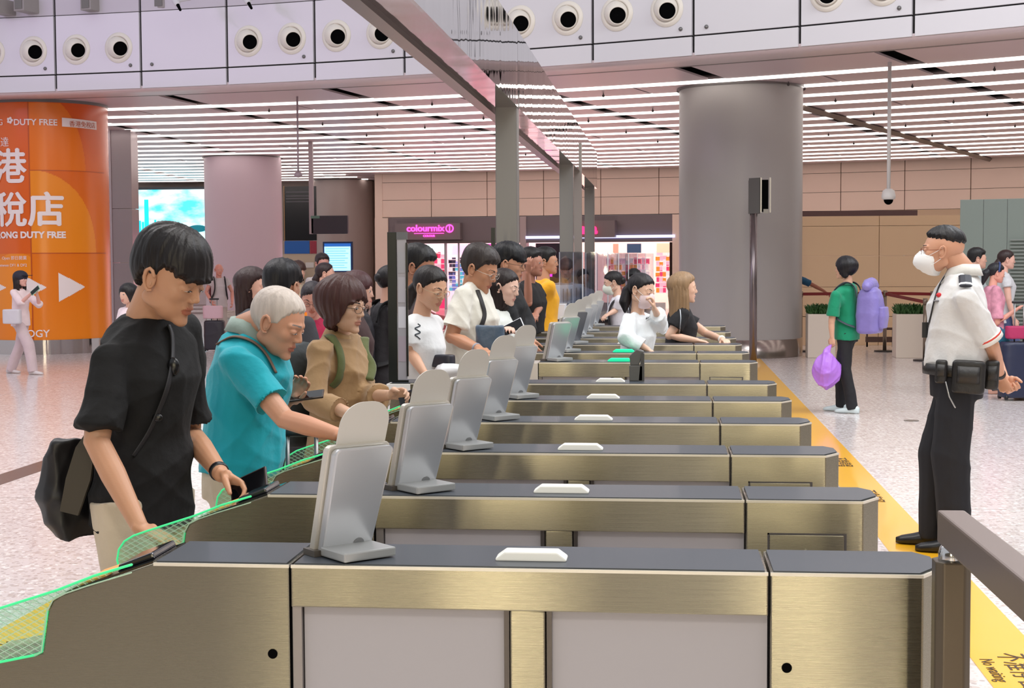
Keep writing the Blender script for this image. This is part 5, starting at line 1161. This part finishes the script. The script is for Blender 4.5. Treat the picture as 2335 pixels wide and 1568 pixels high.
def boxbag(label,cat,c,size,rz,m,name,handle=None,seed=1,amp=.003,power=.55):
    T=thing(name,label,cat,tuple(c)); w,d,h=size; ax=np.array([math.cos(R(rz)),math.sin(R(rz)),0]); ay=np.array([-ax[1],ax[0],0]); Z=np.array([0,0,1.]); c=np.array(c,float)
    rings=[(c+Z*z*h,ax,ay,w/2*k,d/2*k) for z,k in ((0,.9),(.03,.98),(.5,1),(.95,.98),(1,.88))]
    v,f=remesh([loft(rings,28,power=power)],.01,3)
    if amp: v=fold(v,f,amp,9,seed)
    MB().add(v,f).obj('shell',m,T,True,world=True)
    if handle:
        q=c+Z*h; hm=mat('trolley_grey',(150,150,150),.3,.7)
        for s_ in (-.05,.05): MB().tube([tuple(q+ax*s_),tuple(q+ax*s_+Z*handle)],.008,8,'f').obj('trolley_pole',hm,T,True,world=True)
        MB().tube([tuple(q-ax*.07+Z*handle),tuple(q+ax*.07+Z*handle)],.014,10).obj('trolley_grip',mat('grip_black',(26,26,28),.4),T,True,world=True)
        for sx in (-.4,.4):
            for sy in (-.35,.35):
                p=c+ax*sx*w+ay*sy*d; MB().tube([tuple(p-ax*.012+Z*.005),tuple(p+ax*.012+Z*.005)],.026,14,'f').obj('wheel',mat('wheel_black',(24,24,26),.5),T,True,world=True)
    return T
A=np.array
# 1 young man in black
Y=person('young man in a black tee with a black bowl haircut',318,4.12,1.65,face=-24,lean=4,head=(388,634,4.05),head_yaw=8,head_pitch=22,sub=6,vox=.008,hand_vox=.0032,tone=(196,146,114),
  hair='bowl',hcol=(22,17,17),top=(9,9,11),sleeve=.86,fit=.020,hem=-.135,legcol=(200,186,164),legs='trousers',armR=('px',(220,1005,3.88),(318,1200,3.76),(250,822,3.95)),armL=('px',(432,985,4.36),(505,1082,4.02)),
  hand={'R':dict(dir=(.80,-.06,-.36),n=(0,.05,-1),th=(0,1,0),curl=(12,22,16),thumb=.25),'L':dict(dir=(.85,-.25,-.40),n=(-.1,-.6,-.75),th=(.2,-.8,.5),curl=(28,38,30),thumb=.6)},seed=4,topfold=.010,look='down',shoecol=(230,230,230),headscale=1.04,jag=.008)
band(Y,'L',mat('band_black',(22,22,26),.35),t=.030,w=.022,r=.0275)
L_=Y['arms']['L'][2]; phone('dark phone held by the young man over the second gate',L_+A([.092,-.048,-.022]),(.75,-.15,.35),(-.35,-.75,.5),(60,48,44),L=.12)
# 2 elderly man
O=person('elderly man with short white hair in a turquoise polo, bending over the gate',548,4.95,1.57,face=-14,lean=5,head=(634,735,4.90),head_yaw=4,head_pitch=24,sub=6,vox=.009,hand_vox=.0036,fat=.026,tone=(206,152,124),old=1,
  hair='crop',hcol=(198,186,176),top=(0,168,180),sleeve=.74,fit=.022,hem=-.055,legcol=(196,184,160),armR=('px',(650,955,4.72),(775,992,4.60),(540,822,4.80)),armL=('px',(606,975,5.2),(655,915,5.2)),
  hand={'R':dict(dir=(.9,-.1,-.15),n=(0,0,-1),th=(0,1,.1),curl=(10,16,12))},seed=9,topfold=.013,look='down',topmat=cloth('polo_turquoise',(0,160,176),.8),armsteps=None)
collar(O,cloth('collar_sage',(150,168,160)),r=.070,h=.040)
strap(O,surf(O,[(497,786),(528,770),(556,772),(584,786),(608,812),(628,850)]),.013,.004,mat('strap_brown',(112,88,74),.7),'bag_strap')
phone('phone in the left hand of the elderly man',O['arms']['L'][2]+A([.06,-.01,.02]),(.8,.1,.1),(0,-.3,1),(60,30,34))
# 3 woman in brown
Bw=person('woman with a brown bob, glasses and a khaki brown shirt holding a phone',768,5.85,1.48,face=-16,lean=2,head=(783,697,5.78),head_yaw=-4,head_pitch=8,fem=1,sub=6,vox=.009,hand_vox=.0038,tone=(208,168,142),
  hair='bob',hcol=(64,34,30),top=(150,118,80),sleeve=1.62,fit=.030,hem=-.12,legcol=(150,135,110),armR=('px',(718,912,5.62),(815,950,5.50),(730,808,5.68)),armL=('px',(826,905,5.95),(890,900,5.55)),
  hand={'L':dict(dir=(.85,-.3,.1),n=(-.1,-.8,-.5),th=(0,-.2,1),curl=(30,40,30))},seed=21,topfold=.013,topmat=cloth('shirt_khaki',(158,126,88),.8))
collar(Bw,cloth('collar_khaki',(170,136,92)),r=.064,h=.036); glasses(Bw,(70,55,50),.0215)
backpack('black and olive backpack worn by the woman in khaki',Bw,(40,46,48),(.30,.20,.42),(-.23,0,.20),strapm=cloth('strap_olive',(84,92,50)),straps=False)
for pts in (([(733,762),(752,770),(770,795),(778,830),(772,862),(758,880)]),([(826,772),(838,800),(842,835),(836,866)])): strap(Bw,surf(Bw,pts,.008),.022,.007,cloth('strap_olive',(84,92,50)),'backpack_strap')
phone('dark phone held up by the woman in khaki',Bw['arms']['L'][2]+A([.105,-.03,-.005]),(.85,-.1,.35),(-.1,-.9,.4),(40,38,52),L=.14)
for z_,x_ in ((.05,.02),(.16,.01),(.27,0)): strap(Bw,[Bw['sp'](.135,.02+x_,z_),Bw['sp'](.15,.02+x_,z_-.07)],.014,.012,cloth('scarf_pattern',(196,178,150)),'scarf_fold')
boxbag('black suitcase with raised trolley handle behind the elderly man','suitcase',A(PY(690,1150,5.08))*A([1,1,0])+A([0,0,.03]),(.34,.22,.50),8,mat('case_black',(26,26,30),.5),'suitcase',handle=.40)
# 4-5 glasses woman and tall man
Gw=person('woman in glasses and a white printed tee, right behind the black framed panel',945,7.42,1.5,face=-22,lean=6,head_yaw=-12,head_pitch=18,fem=1,sub=5,tone=(212,166,138),hair=('tied',dict(tail=[(-.09,0,.0),(-.12,0,-.05),(-.12,0,-.16)])),hcol=(26,20,20),top=(228,230,232),sleeve=.7,fit=.026,legcol=(230,228,222),
  armR=('px',(934,800,7.3),(972,858,7.2)),armL=('px',(975,760,7.6),(1004,830,7.4)),seed=31,look='down'); glasses(Gw,(200,180,150))
# script squiggle print on the tee
pp=surf(Gw,[(952+7*math.sin(k*2.1),738+5*k) for k in range(8)],.002); strap(Gw,pp,.003,.002,mat('print_dark',(50,60,70),.6),'tee_print')
boxbag('dark handbag held low by the woman in the white printed tee','bag',PY(1003,838,7.35),(.17,.08,.07),-20,mat('bag_dark',(44,44,54),.4),'handbag')
person('tall man with short black hair behind the woman in the white printed tee',938,8.1,1.6,face=0,head_yaw=-10,head_pitch=14,sub=5,tone=(170,120,96),hair='short',hcol=(18,16,18),top=(62,50,54),legcol=(70,60,50),seed=33)
blobbag('crumpled white plastic bag on the gate beside the white tee man','bag',A(PY(1030,845,7.3)),(.09,.06,.05),mat('plastic_white',(235,236,240),.35),5,name='plastic_bag')
# 6 white tee man
Wm=person('man with glasses and cropped hair in a plain white tee with a sling bag',1052,7.85,1.69,face=-8,lean=9,head=(1094,614,7.8),head_yaw=-10,head_pitch=22,sub=5,vox=.009,hand_vox=.004,tone=(190,138,108),hair='short',hcol=(46,38,36),top=(224,222,212),sleeve=.80,fit=.026,hem=-.12,legs='shorts',legcol=(96,112,104),
  armR=('px',(1030,768,7.62),(1092,796,7.45)),armL=('px',(1105,760,8.05),(1140,795,7.7)),seed=41,topfold=.013,look='down'); glasses(Wm,(190,180,170))
strap(Wm,surf(Wm,[(1088,662),(1098,690),(1104,715),(1100,735),(1090,752)]),.014,.004,mat('sling_black',(40,38,40),.6),'sling_strap')
boxbag('blue grey sling bag with a hanging charm on the white tee man','bag',PY(1117,815,7.55),(.16,.09,.17),10,cloth('sling_blue',(74,92,112),.4),'sling_bag',amp=.008)
band(Wm,'R',mat('band_grey',(150,150,160),.4),t=.02)
# 7-8 woman in white, man in black shirt
person('woman with long dark hair and a white top, behind the white tee man',1128,8.9,1.47,face=-10,lean=3,head_yaw=-8,head_pitch=14,fem=1,sub=5,tone=(226,188,170),hair=('tied',dict(long=.16,vol=.8,side=0)),hcol=(34,24,24),top=(216,220,216),sleeve=1.5,legcol=(90,90,100),armR=('px',(1125,765,8.75),(1150,752,8.6)),seed=51,look='down')
phone('white phone held by the woman with long dark hair',A(PY(1166,748,8.55)),(.8,0,.4),(-.3,-.8,.4),(225,228,235))
Mb=person('man in a black shirt and glasses with thick black hair before the portal post',1148,9.6,1.675,face=-6,lean=2,head=(1162,602,9.6),head_pitch=8,sub=5,tone=(200,148,120),hair='bowl',hcol=(18,18,22),top=(30,31,34),sleeve=1.7,fit=.026,legcol=(28,28,30),armR=('px',(1165,735,9.45),(1200,778,9.4)),armL=('px',(1200,735,9.75),(1210,770,9.6)),seed=61); glasses(Mb,(40,36,34))
person('man in a black tee raising a phone, behind the portal post',1206,12.0,1.61,face=-20,sub=4,tone=(176,124,104),hair='short',hcol=(20,18,20),top=(26,24,26),sleeve=.7,armR=('px',(1205,690,11.8),(1203,622,11.7)),armL=('px',(1235,690,12.1),(1222,715,11.8)),seed=63,legcol=(30,30,34))
person('man in a mustard yellow tee left of the acrylic screens',1240,12.9,1.62,face=25,head_yaw=-30,sub=4,tone=(190,140,112),hair='short',hcol=(20,18,18),top=(236,170,30),sleeve=.8,legcol=(230,168,34),armR=('px',(1222,675,12.75),(1232,702,12.6)),seed=65)
person('staff member with dark hair behind the first acrylic screens',1292,16.6,1.51,face=-92,head_pitch=8,sub=4,tone=(176,132,116),hair='bowl',hcol=(30,28,34),top=(150,148,156),seed=67)
person('second staff member, lower, behind the acrylic screens',1327,18.4,1.4,face=-60,head_pitch=12,sub=4,fem=1,tone=(180,140,126),hair='tied',hcol=(30,28,34),top=(160,156,166),seed=68)
# 13 staff woman
Sw=person('staff woman with a mask, dark vest and white sleeves, facing left',1418,14.2,1.41,face=186,lean=6,head_pitch=14,fem=1,sub=5,tone=(216,176,154),hair=('tied',dict(bun=(-.10,0,.0))),hcol=(24,20,22),top=(222,220,228),sleeve=.85,fit=.02,legcol=(34,32,36),armL=('px',(1408,705,14.1),(1388,716,14.0)),seed=71); face_mask(Sw,5,1,(226,232,220),.012)
strap(Sw,[Sw['sp'](-.135,.09,.05),Sw['sp'](-.135,.09,.30),Sw['sp'](-.06,.10,.46),Sw['sp'](.06,.09,.44),Sw['sp'](.125,.07,.30),Sw['sp'](.13,.06,.08)],.06,.008,mat('vest_dark',(40,38,42),.7),'vest')
person('dark haired person behind the staff woman, mostly hidden',1446,17.2,1.4,face=-100,sub=4,fem=1,tone=(200,160,140),hair='bob',hcol=(22,20,22),top=(60,56,66),seed=73)
# 15 woman in the white blouse
Wb=person('woman in a loose white blouse and pale mask, hand at her chin',1448,9.62,1.42,face=-18,lean=3,head=(1463,662,9.58),head_yaw=-12,head_pitch=14,head_roll=-4,fem=1,sub=5,vox=.009,hand_vox=.0042,tone=(222,182,158),hair=('tied',dict(tail=[(-.08,0,.02),(-.11,.0,-.03),(-.10,-.02,-.12),(-.08,-.02,-.18)],vol=1.1)),hcol=(24,20,24),
  top=(232,238,242),sleeve=1.75,fit=.036,hem=-.16,legcol=(210,210,214),armR=('px',(1432,770,9.42),(1478,797,9.40)),armL=('px',(1512,745,9.75),(1492,704,9.45)),seed=81,topfold=.016,look='down',hand={'L':dict(dir=(-.15,-.1,.95),n=(-.9,-.2,0),th=(0,-1,.2),curl=(40,50,30))})
face_mask(Wb,5,1,(228,206,208),.006); 
# 16 blonde woman
Bl=person('woman with long straight blonde hair and black top leaning on a gate',1548,10.55,1.43,face=8,lean=2,head=(1560,657,10.5),head_yaw=2,head_pitch=2,fem=1,sub=5,vox=.009,hand_vox=.0042,tone=(226,184,160),hair=('long',dict(long=.22,vol=.95)),hcol=(146,118,88),top=(28,28,32),sleeve=.62,fit=.024,legcol=(40,40,44),
  armR=('px',(1526,765,10.40),(1590,776,10.38)),armL=('px',(1610,760,10.7),(1648,774,10.42)),seed=91)
band(Bl,'L',mat('band_white',(235,230,225),.4),t=.02)
strap(Bl,surf(Bl,[(1551,705),(1552,725),(1550,745),(1549,765)]),.004,.003,mat('chain_silver',(170,175,180),.3,.8),'bag_chain')
# 17 guard
Gd=person('uniformed guard in a white shirt, mask and black trousers, hands behind his back',2186,7.94,1.75,face=168,lean=-2,head=(2148,572,7.94),head_yaw=-3,head_pitch=-2,sub=6,vox=.009,hand_vox=.0036,fat=.040,tone=(206,154,126),hair='fade',hcol=(24,22,24),top=(214,213,212),sleeve=.84,fit=.028,hem=.0,legcol=(24,23,30),shoecol=(20,20,22),
  armL=('px',(2262,788,7.80),(2281,858,7.98),(2200,682,7.74)),armR=('px',(2256,790,8.25),(2290,862,8.06)),hand={'L':dict(dir=(.35,.2,-.75),n=(.6,.7,.1),th=(-.3,.2,-.5),curl=(45,55,40)),'R':dict(dir=(.35,-.5,-.6),n=(-.2,-.7,.4),th=(.3,.2,-.5),curl=(50,60,40))},seed=101,topfold=.013,feet=[(.11,-.09),(-.0,.10)],legs='wide',legmat=mat('guard_trousers',(22,22,28),.8,bump=.2,bscale=18))
face_mask(Gd,6,0,(238,238,238),.030); glasses(Gd,(120,60,40),.021,.0012,.75); collar(Gd,cloth('collar_uniform',(216,214,208)),r=.074,h=.045)
BKL=mat('leather_black',(28,26,26),.45,bump=.15,bscale=60)
bl=MB(); sp=Gd['sp']; e_=[]
v,f=loft([(sp(.012,0,-.035),Gd['Lv'],Gd['fwd'],.182,.165),(sp(.012,0,.02),Gd['Lv'],Gd['fwd'],.186,.170)],40,power=.95); bl.add(v,f); bl.obj('duty_belt',BKL,Gd['T'],True,world=True)
def pouch(x,y,z,sx,sy,sz,nm,rz=0):
    c=sp(x,y,z); v,f=remesh([loft([(c-Gd['up']*sz/2,Gd['fwd'],Gd['Lv'],sx*.45,sy*.45),(c-Gd['up']*sz*.42,Gd['fwd'],Gd['Lv'],sx*.5,sy*.5),(c+Gd['up']*sz*.42,Gd['fwd'],Gd['Lv'],sx*.5,sy*.5),(c+Gd['up']*sz*.5,Gd['fwd'],Gd['Lv'],sx*.42,sy*.42)],24,power=.5)],.008,2); o=MB().add(v,f).obj(nm,BKL,Gd['T'],True,world=True)
    c2=c+Gd['Lv']*sy*.5+Gd['up']*sz*.12; MB().add(*loft([(c2-Gd['up']*sz*.3,Gd['fwd'],Gd['Lv'],sx*.34,.008),(c2+Gd['up']*sz*.2,Gd['fwd'],Gd['Lv'],sx*.34,.008)],12,power=.5)).obj('pouch_flap',BKL,o,True,world=True)
pouch(-.055,.19,-.03,.165,.055,.17,'belt_pouch'); pouch(.075,.185,-.01,.06,.05,.12,'baton_holder'); pouch(-.165,.10,-.02,.07,.07,.15,'radio_case')
MB().tube([tuple(sp(.05,.215,-.06)),tuple(sp(.03,.22,-.13)),tuple(sp(-.0,.225,-.18))],.004,6).obj('key_clip',mat('clip_silver',(200,200,200),.3,1),Gd['T'],True,world=True)
s_=Gd['s']; S_=Gd['arms']['L'][0]; tp=S_+A([0,0,.068]); 
ep=MB(); q1_=Gd['nb']*.42+S_*.58+A([0,-.012,.058]); q2_=S_+A([0,-.02,.066]); v,f=tube([q1_,q2_],1,8,'f',flat=(.008,.032),up=(0,0,1)); ep.add(v,f).obj('epaulette',mat('epaulette_navy',(30,34,46),.6),Gd['T'],False,world=True)
q3=q1_+(q2_-q1_)*.74; q4=q1_+(q2_-q1_)*.90; MB().add(*tube([q3,q4],1,8,'f',flat=(.0095,.0335),up=(0,0,1))).obj('epaulette_bar',mat('bar_white',(235,235,235),.5),Gd['T'],world=True)
cuff(Gd,'L',.80,mat('trim_red',(214,70,56),.6),.0785,.0045); cuff(Gd,'L',.835,mat('cuff_white',(228,226,220),.7),.0782,.016,'sleeve_cuff')
strap(Gd,surf(Gd,[(2190,606),(2172,614),(2155,632),(2142,655),(2132,685),(2124,720),(2116,750)]),.006,.004,mat('lanyard_black',(26,26,30),.6),'lanyard')
MB().box(-.02,.02,-.004,.004,-.04,.04,0,Matrix.Translation(Vector(surf(Gd,[(2116,752)],.01)[0]))).obj('lanyard_card',mat('card_black',(22,22,26),.4),Gd['T'],False,world=True)
pc=surf(Gd,[(2142,673)])[0]; MB().add(*ell(pc,(.014,.010,.012))).obj('red_badge',mat('badge_red',(200,36,46),.5),Gd['T'],True,world=True); pc=surf(Gd,[(2137,686)])[0]; MB().add(*ell(pc,(.020,.010,.005))).obj('name_plate',mat('plate_steel',(120,120,124),.4,.6),Gd['T'],True,world=True)
band(Gd,'L',mat('watch_black',(30,26,26),.4),'watch',t=.02,w=.024,r=.031)
# 18 woman in green with purple backpack
GW=person('woman in a green tee and black trousers seen from behind, hair in a black bob',1932,15.0,1.53,face=158,fem=1,sub=5,tone=(212,166,140),hair='bob',hcol=(24,22,26),top=(0,134,96),sleeve=.78,fit=.026,legcol=(32,32,36),shoecol=(215,230,232),armL=('px',(1896,735,14.85),(1897,768,14.85),(1905,675,14.85)),seed=111,stride=.06)
backpack('large lilac purple backpack with a bulging rolled top worn by the green shirt woman',GW,(118,108,176),(.32,.26,.46),(-.25,0,.20),roll=True,strapm=mat('strap_grey',(70,74,84),.6),m=cloth('pack_lilac',(128,116,184),.45,.35))
blobbag('crumpled purple drawstring bag hanging from the hand of the green shirt woman','bag',A(PY(1885,845,14.85)),(.15,.10,.19),mat('bag_purple',(180,120,224),.4,bump=.3,bscale=25),7,(1,1,1),.016,tuple(PY(1899,778,14.85)),name='drawstring_bag')
# right couple
person('man in a grey tee with short black hair walking at the right edge',2222,17.2,1.62,face=-2,sub=4,tone=(214,166,146),hair='short',hcol=(24,22,24),top=(158,168,170),legcol=(60,62,70),shoecol=(230,180,160),seed=121,stride=.2)
person('woman with a dark ponytail and pale top, farthest right of the walking group',2288,17.9,1.61,face=0,head_pitch=4,fem=1,sub=4,tone=(224,176,160),hair=('tied',dict(tail=[(-.08,0,.0),(-.11,0,-.06),(-.10,0,-.22)],vol=1.3)),hcol=(46,30,30),top=(200,200,204),legcol=(70,80,120),seed=123,stride=.15)
Fl=person('woman in a pink floral shirt and denim shorts with a blue hair band',2264,16.6,1.46,face=6,head_pitch=10,fem=1,sub=4,tone=(226,164,146),hair=('tied',dict(tail=[(-.08,0,.02),(-.13,0,-.03),(-.14,0,-.16)],vol=1.4)),hcol=(28,26,32),top=(226,150,172),sleeve=.9,fit=.03,hem=-.16,legs='shorts',legcol=(40,110,140),shoecol=(226,190,160),
  armR=('px',(2275,735,16.45),(2318,705,16.5)),seed=125,stride=.26,topmat=mat('floral_pink',(224,140,160),.8,var=.7,vscale=14,bump=.2,bscale=20))
MB().add(*tube([Fl['hc']+A(Fl['HM'].to_3x3())@(A([.01+.012*math.cos(a),.082*math.cos(a),.02+.098*math.sin(a)])) for a in [math.pi*k/12 for k in range(13)]],.010,8)).obj('hair_band',mat('band_blue2',(40,60,110),.5),Fl['T'],True,world=True)
boxbag('navy suitcase with trolley handle at the right edge','suitcase',A([PY(2322,866,16.4).x,16.4,.03]),(.42,.26,.60),10,mat('case_navy',(34,40,66),.45),'suitcase',handle=.42); boxbag('small red and purple bag on the navy suitcase','bag',A([PY(2318,740,16.4).x,16.35,.66]),(.26,.16,.14),0,mat('bag_crimson',(170,40,90),.6),'travel_bag')
# 19 hidden traveller with blue sleeve
person('traveller in a blue top half hidden by the grey column, arm stretched right',1800,25.2,1.58,face=0,sub=3,tone=(160,100,80),hair='short',hcol=(24,22,22),top=(30,84,120),sleeve=.95,armR=('px',(1850,648,25.1),(1880,664,25.1)),seed=127)
# 21 woman in cap
yc=PZ(48,852,0).y
Cw=person('woman in a dark cap with pale wide trousers walking past the orange column',46,yc,1.39,face=-14,fem=1,sub=5,tone=(224,170,156),hair=('long',dict(long=.10,vol=.8)),hcol=(36,24,24),top=(236,214,214),sleeve=1.2,fit=.03,legs='wide',legcol=(206,184,186),shoecol=(216,206,204),armR=('px',(48,690,yc-.2),(72,668,yc-.25)),armL=('px',(90,695,yc-.05),(84,668,yc-.2)),seed=131,stride=.22)
hm=Cw['HM'].to_3x3(); M4=Cw['HM']; cp=MB(); v,f=ell((-.012,0,.050),(.122,.104,.090),None,20,12); cp.add(v*Cw['hs'],f,0,M4); cp.add(*[x for x in prismz([(.07,-.07),(.15,-.055),(.165,0),(.15,.055),(.07,.07)],.050,.058)],0,M4); cp.obj('cap',mat('cap_dark',(36,34,48),.7),Cw['T'],True,world=True)
phone('pale green phone held by the woman in the cap',A(PY(80,662,yc-.3)),(.6,0,.5),(-.4,-.8,.3),(150,196,160)); boxbag('small white shoulder bag on the woman in the cap','bag',A(PY(28,738,yc-.25)),(.26,.12,.20),0,mat('bag_pale',(206,200,206),.4),'shoulder_bag')
person('black haired woman in a pale top, mostly hidden behind the young man',296,14,1.30,face=-120,fem=1,sub=3,tone=(214,170,150),hair='bob',hcol=(24,20,22),top=(226,208,214),seed=133)
Om=person('bald man in a pale grey shirt with a backpack by the mauve column',500,26.2,1.47,face=-62,sub=4,old=1,fat=.02,tone=(206,142,126),hair=None,top=(186,174,174),legcol=(172,158,150),armR=('rel',(.03,.10,-.24),(.24,-.06,-.20)),armL=('rel',(.03,.10,-.24),(.24,-.05,-.23)),seed=135)
backpack('dark red backpack worn by the bald man by the mauve column',Om,(90,26,40),(.30,.18,.42))
boxbag('dark suitcase with a handle standing by the bald man','suitcase',A([PY(490,790,24.6).x,24.6,.03]),(.36,.24,.50),5,mat('case_dark',(44,40,48),.5),'suitcase',handle=.36); boxbag('pink and black bag on top of the suitcase of the bald man','bag',A([PY(488,725,24.6).x,24.55,.56]),(.34,.2,.22),10,mat('bag_pinkish',(206,168,176),.6),'travel_bag')
person('woman with long smooth brown hair in a dark grey tee behind the elderly man',566,8.6,1.48,face=22,head_yaw=-25,head_pitch=6,fem=1,sub=5,tone=(226,176,158),hair=('long',dict(long=.12,vol=.85,side=0)),hcol=(52,34,34),top=(78,82,90),sleeve=.7,legcol=(50,50,60),seed=137)
person('person with thick wavy black hair seen from behind, above the elderly man',640,7.3,1.5,face=72,sub=5,tone=(200,150,126),hair='bowl',hcol=(20,18,22),top=(60,60,66),seed=139,jag=.012,headscale=1.05)
person('young man with brown hair in a beige shirt far behind the elderly man',678,17.2,1.5,face=-40,sub=4,tone=(206,156,136),hair='bowl',hcol=(58,34,28),top=(170,150,128),legcol=(80,76,70),seed=141)
Rb=person('woman with a dark ponytail and a red backpack before the blue screen',738,14.6,1.5,face=8,fem=1,sub=4,tone=(216,168,150),hair=('tied',dict(tail=[(-.08,0,.0),(-.11,0,-.06),(-.09,0,-.20)],vol=1.2)),hcol=(40,24,26),top=(222,206,204),seed=143); backpack('bright red backpack worn by the ponytail woman before the blue screen',Rb,(196,48,78),(.28,.16,.38))
person('man with short dark hair behind the ponytail woman, before the blue screen',734,17.5,1.6,face=-50,sub=4,tone=(186,130,118),hair='short',hcol=(40,26,28),top=(200,190,190),seed=145)
Rg=person('girl with glasses in a crimson tee, between the elderly man and the khaki shirt',714,9.2,1.39,face=-82,head_pitch=22,fem=1,sub=5,tone=(206,152,136),hair='tied',hcol=(40,32,38),top=(172,24,70),sleeve=.9,legcol=(60,60,80),seed=147,look='down'); glasses(Rg,(60,40,40))
me=text_mesh('TO',.085,.001,'CENTER',.003); o=link('tee_lettering',me,mat('print_pink',(235,190,205),.6),Rg['T'],world=True); q=Rg['sp'](.17,0,.22); o.matrix_basis=Matrix.Translation(Vector(q))@Matrix.Rotation(R(8),4,'Z')@Matrix.Rotation(R(90),4,'X')
T=thing('paper_sheet','bright orange sheet held behind the head of the elderly man','paper',tuple(PY(686,730,8.6))); a,b=PY(672,768,8.6),PY(700,712,8.6); MB().box(a.x,b.x,8.6,8.603,a.z,b.z).obj('sheet',mat('paper_orange',(250,140,30),.5,emis=.15),T,world=True)
person('woman with reddish brown hair behind the woman in khaki',806,8.4,1.45,face=0,fem=1,sub=4,tone=(214,168,150),hair='bob',hcol=(70,38,40),top=(80,60,60),seed=149)
Bp=person('traveller in a dark jacket and olive skirt left of the black framed panel',874,9.8,1.49,face=35,fem=1,lean=4,sub=4,tone=(206,160,140),hair=('tied',dict(bun=(-.09,0,.03))),hcol=(22,18,22),top=(44,42,46),sleeve=1.8,fit=.035,legs='skirt',legcol=(92,104,30),seed=151); backpack('large black backpack on the traveller with the olive skirt',Bp,(38,36,42),(.36,.24,.56),(-.26,0,.12))

# messenger bag and strap of the young man
def flapbag():
    T=thing('messenger_bag','black messenger bag with an olive brown flap hanging behind the young man','bag',tuple(PY(188,1110,4.12)))
    P_=lambda x,y,d: np.array(PY(x,y,d)); ax=unit(P_(225,1100,4.05)-P_(150,1100,4.2)); Z=A([0,0,1.]); n=unit(np.cross(ax,Z))
    c=P_(192,1110,4.14)
    rings=[(c+Z*.145+ax*.02,ax,n,.040,.10),(c+Z*.10,ax,n,.055,.13),(c-Z*.02-ax*.01,ax,n,.062,.14),(c-Z*.10+ax*.005,ax,n,.058,.13),(c-Z*.150+ax*.02,ax,n,.040,.10)]
    v,f=remesh([loft(rings,28,power=.6)],.009,3); v=fold(v,f,.010,10,3); MB().add(v,f).obj('bag_body',mat('bag_black',(26,24,26),.45),T,True,world=True)
    fm=cloth('flap_olive',(64,58,46),.6); q=[P_(196,985,3.98),P_(172,1020,3.97),P_(150,1090,3.97),P_(136,1165,3.98)]; w=[P_(232,1000,3.97)-P_(196,985,3.98),A([.055,0,-.0]),A([.070,0,-.005]),A([.052,0,-.012])]
    mb=MB(); v=[]
    for a_,b_ in zip(q,w): v+=[a_,a_+b_,a_+b_+A([0,.012,0]),a_+A([0,.012,0])]
    f=[]; 
    for i in range(3):
        for k in range(4): f.append((i*4+k,i*4+(k+1)%4,(i+1)*4+(k+1)%4,(i+1)*4+k))
    f+=[(3,2,1,0),(12,13,14,15)]; mb.add(v,f).obj('flap',fm,T,world=True)
flapbag()
strap(Y,surf(Y,[(382,742),(390,765),(392,800),(390,835),(380,880),(362,930),(338,985),(305,1040)],.005),.012,.004,mat('strap_web',(30,30,34),.55),'bag_strap')
MB().add(*ell(surf(Y,[(391,838)],.010)[0],(.018,.010,.026))).obj('strap_buckle',mat('buckle_black',(14,14,16),.25),Y['T'],True,world=True)
MB().add(*ell(surf(Y,[(355,950)],.008)[0],(.016,.006,.012))).obj('strap_slider',mat('buckle_black',(14,14,16),.25),Y['T'],True,world=True)
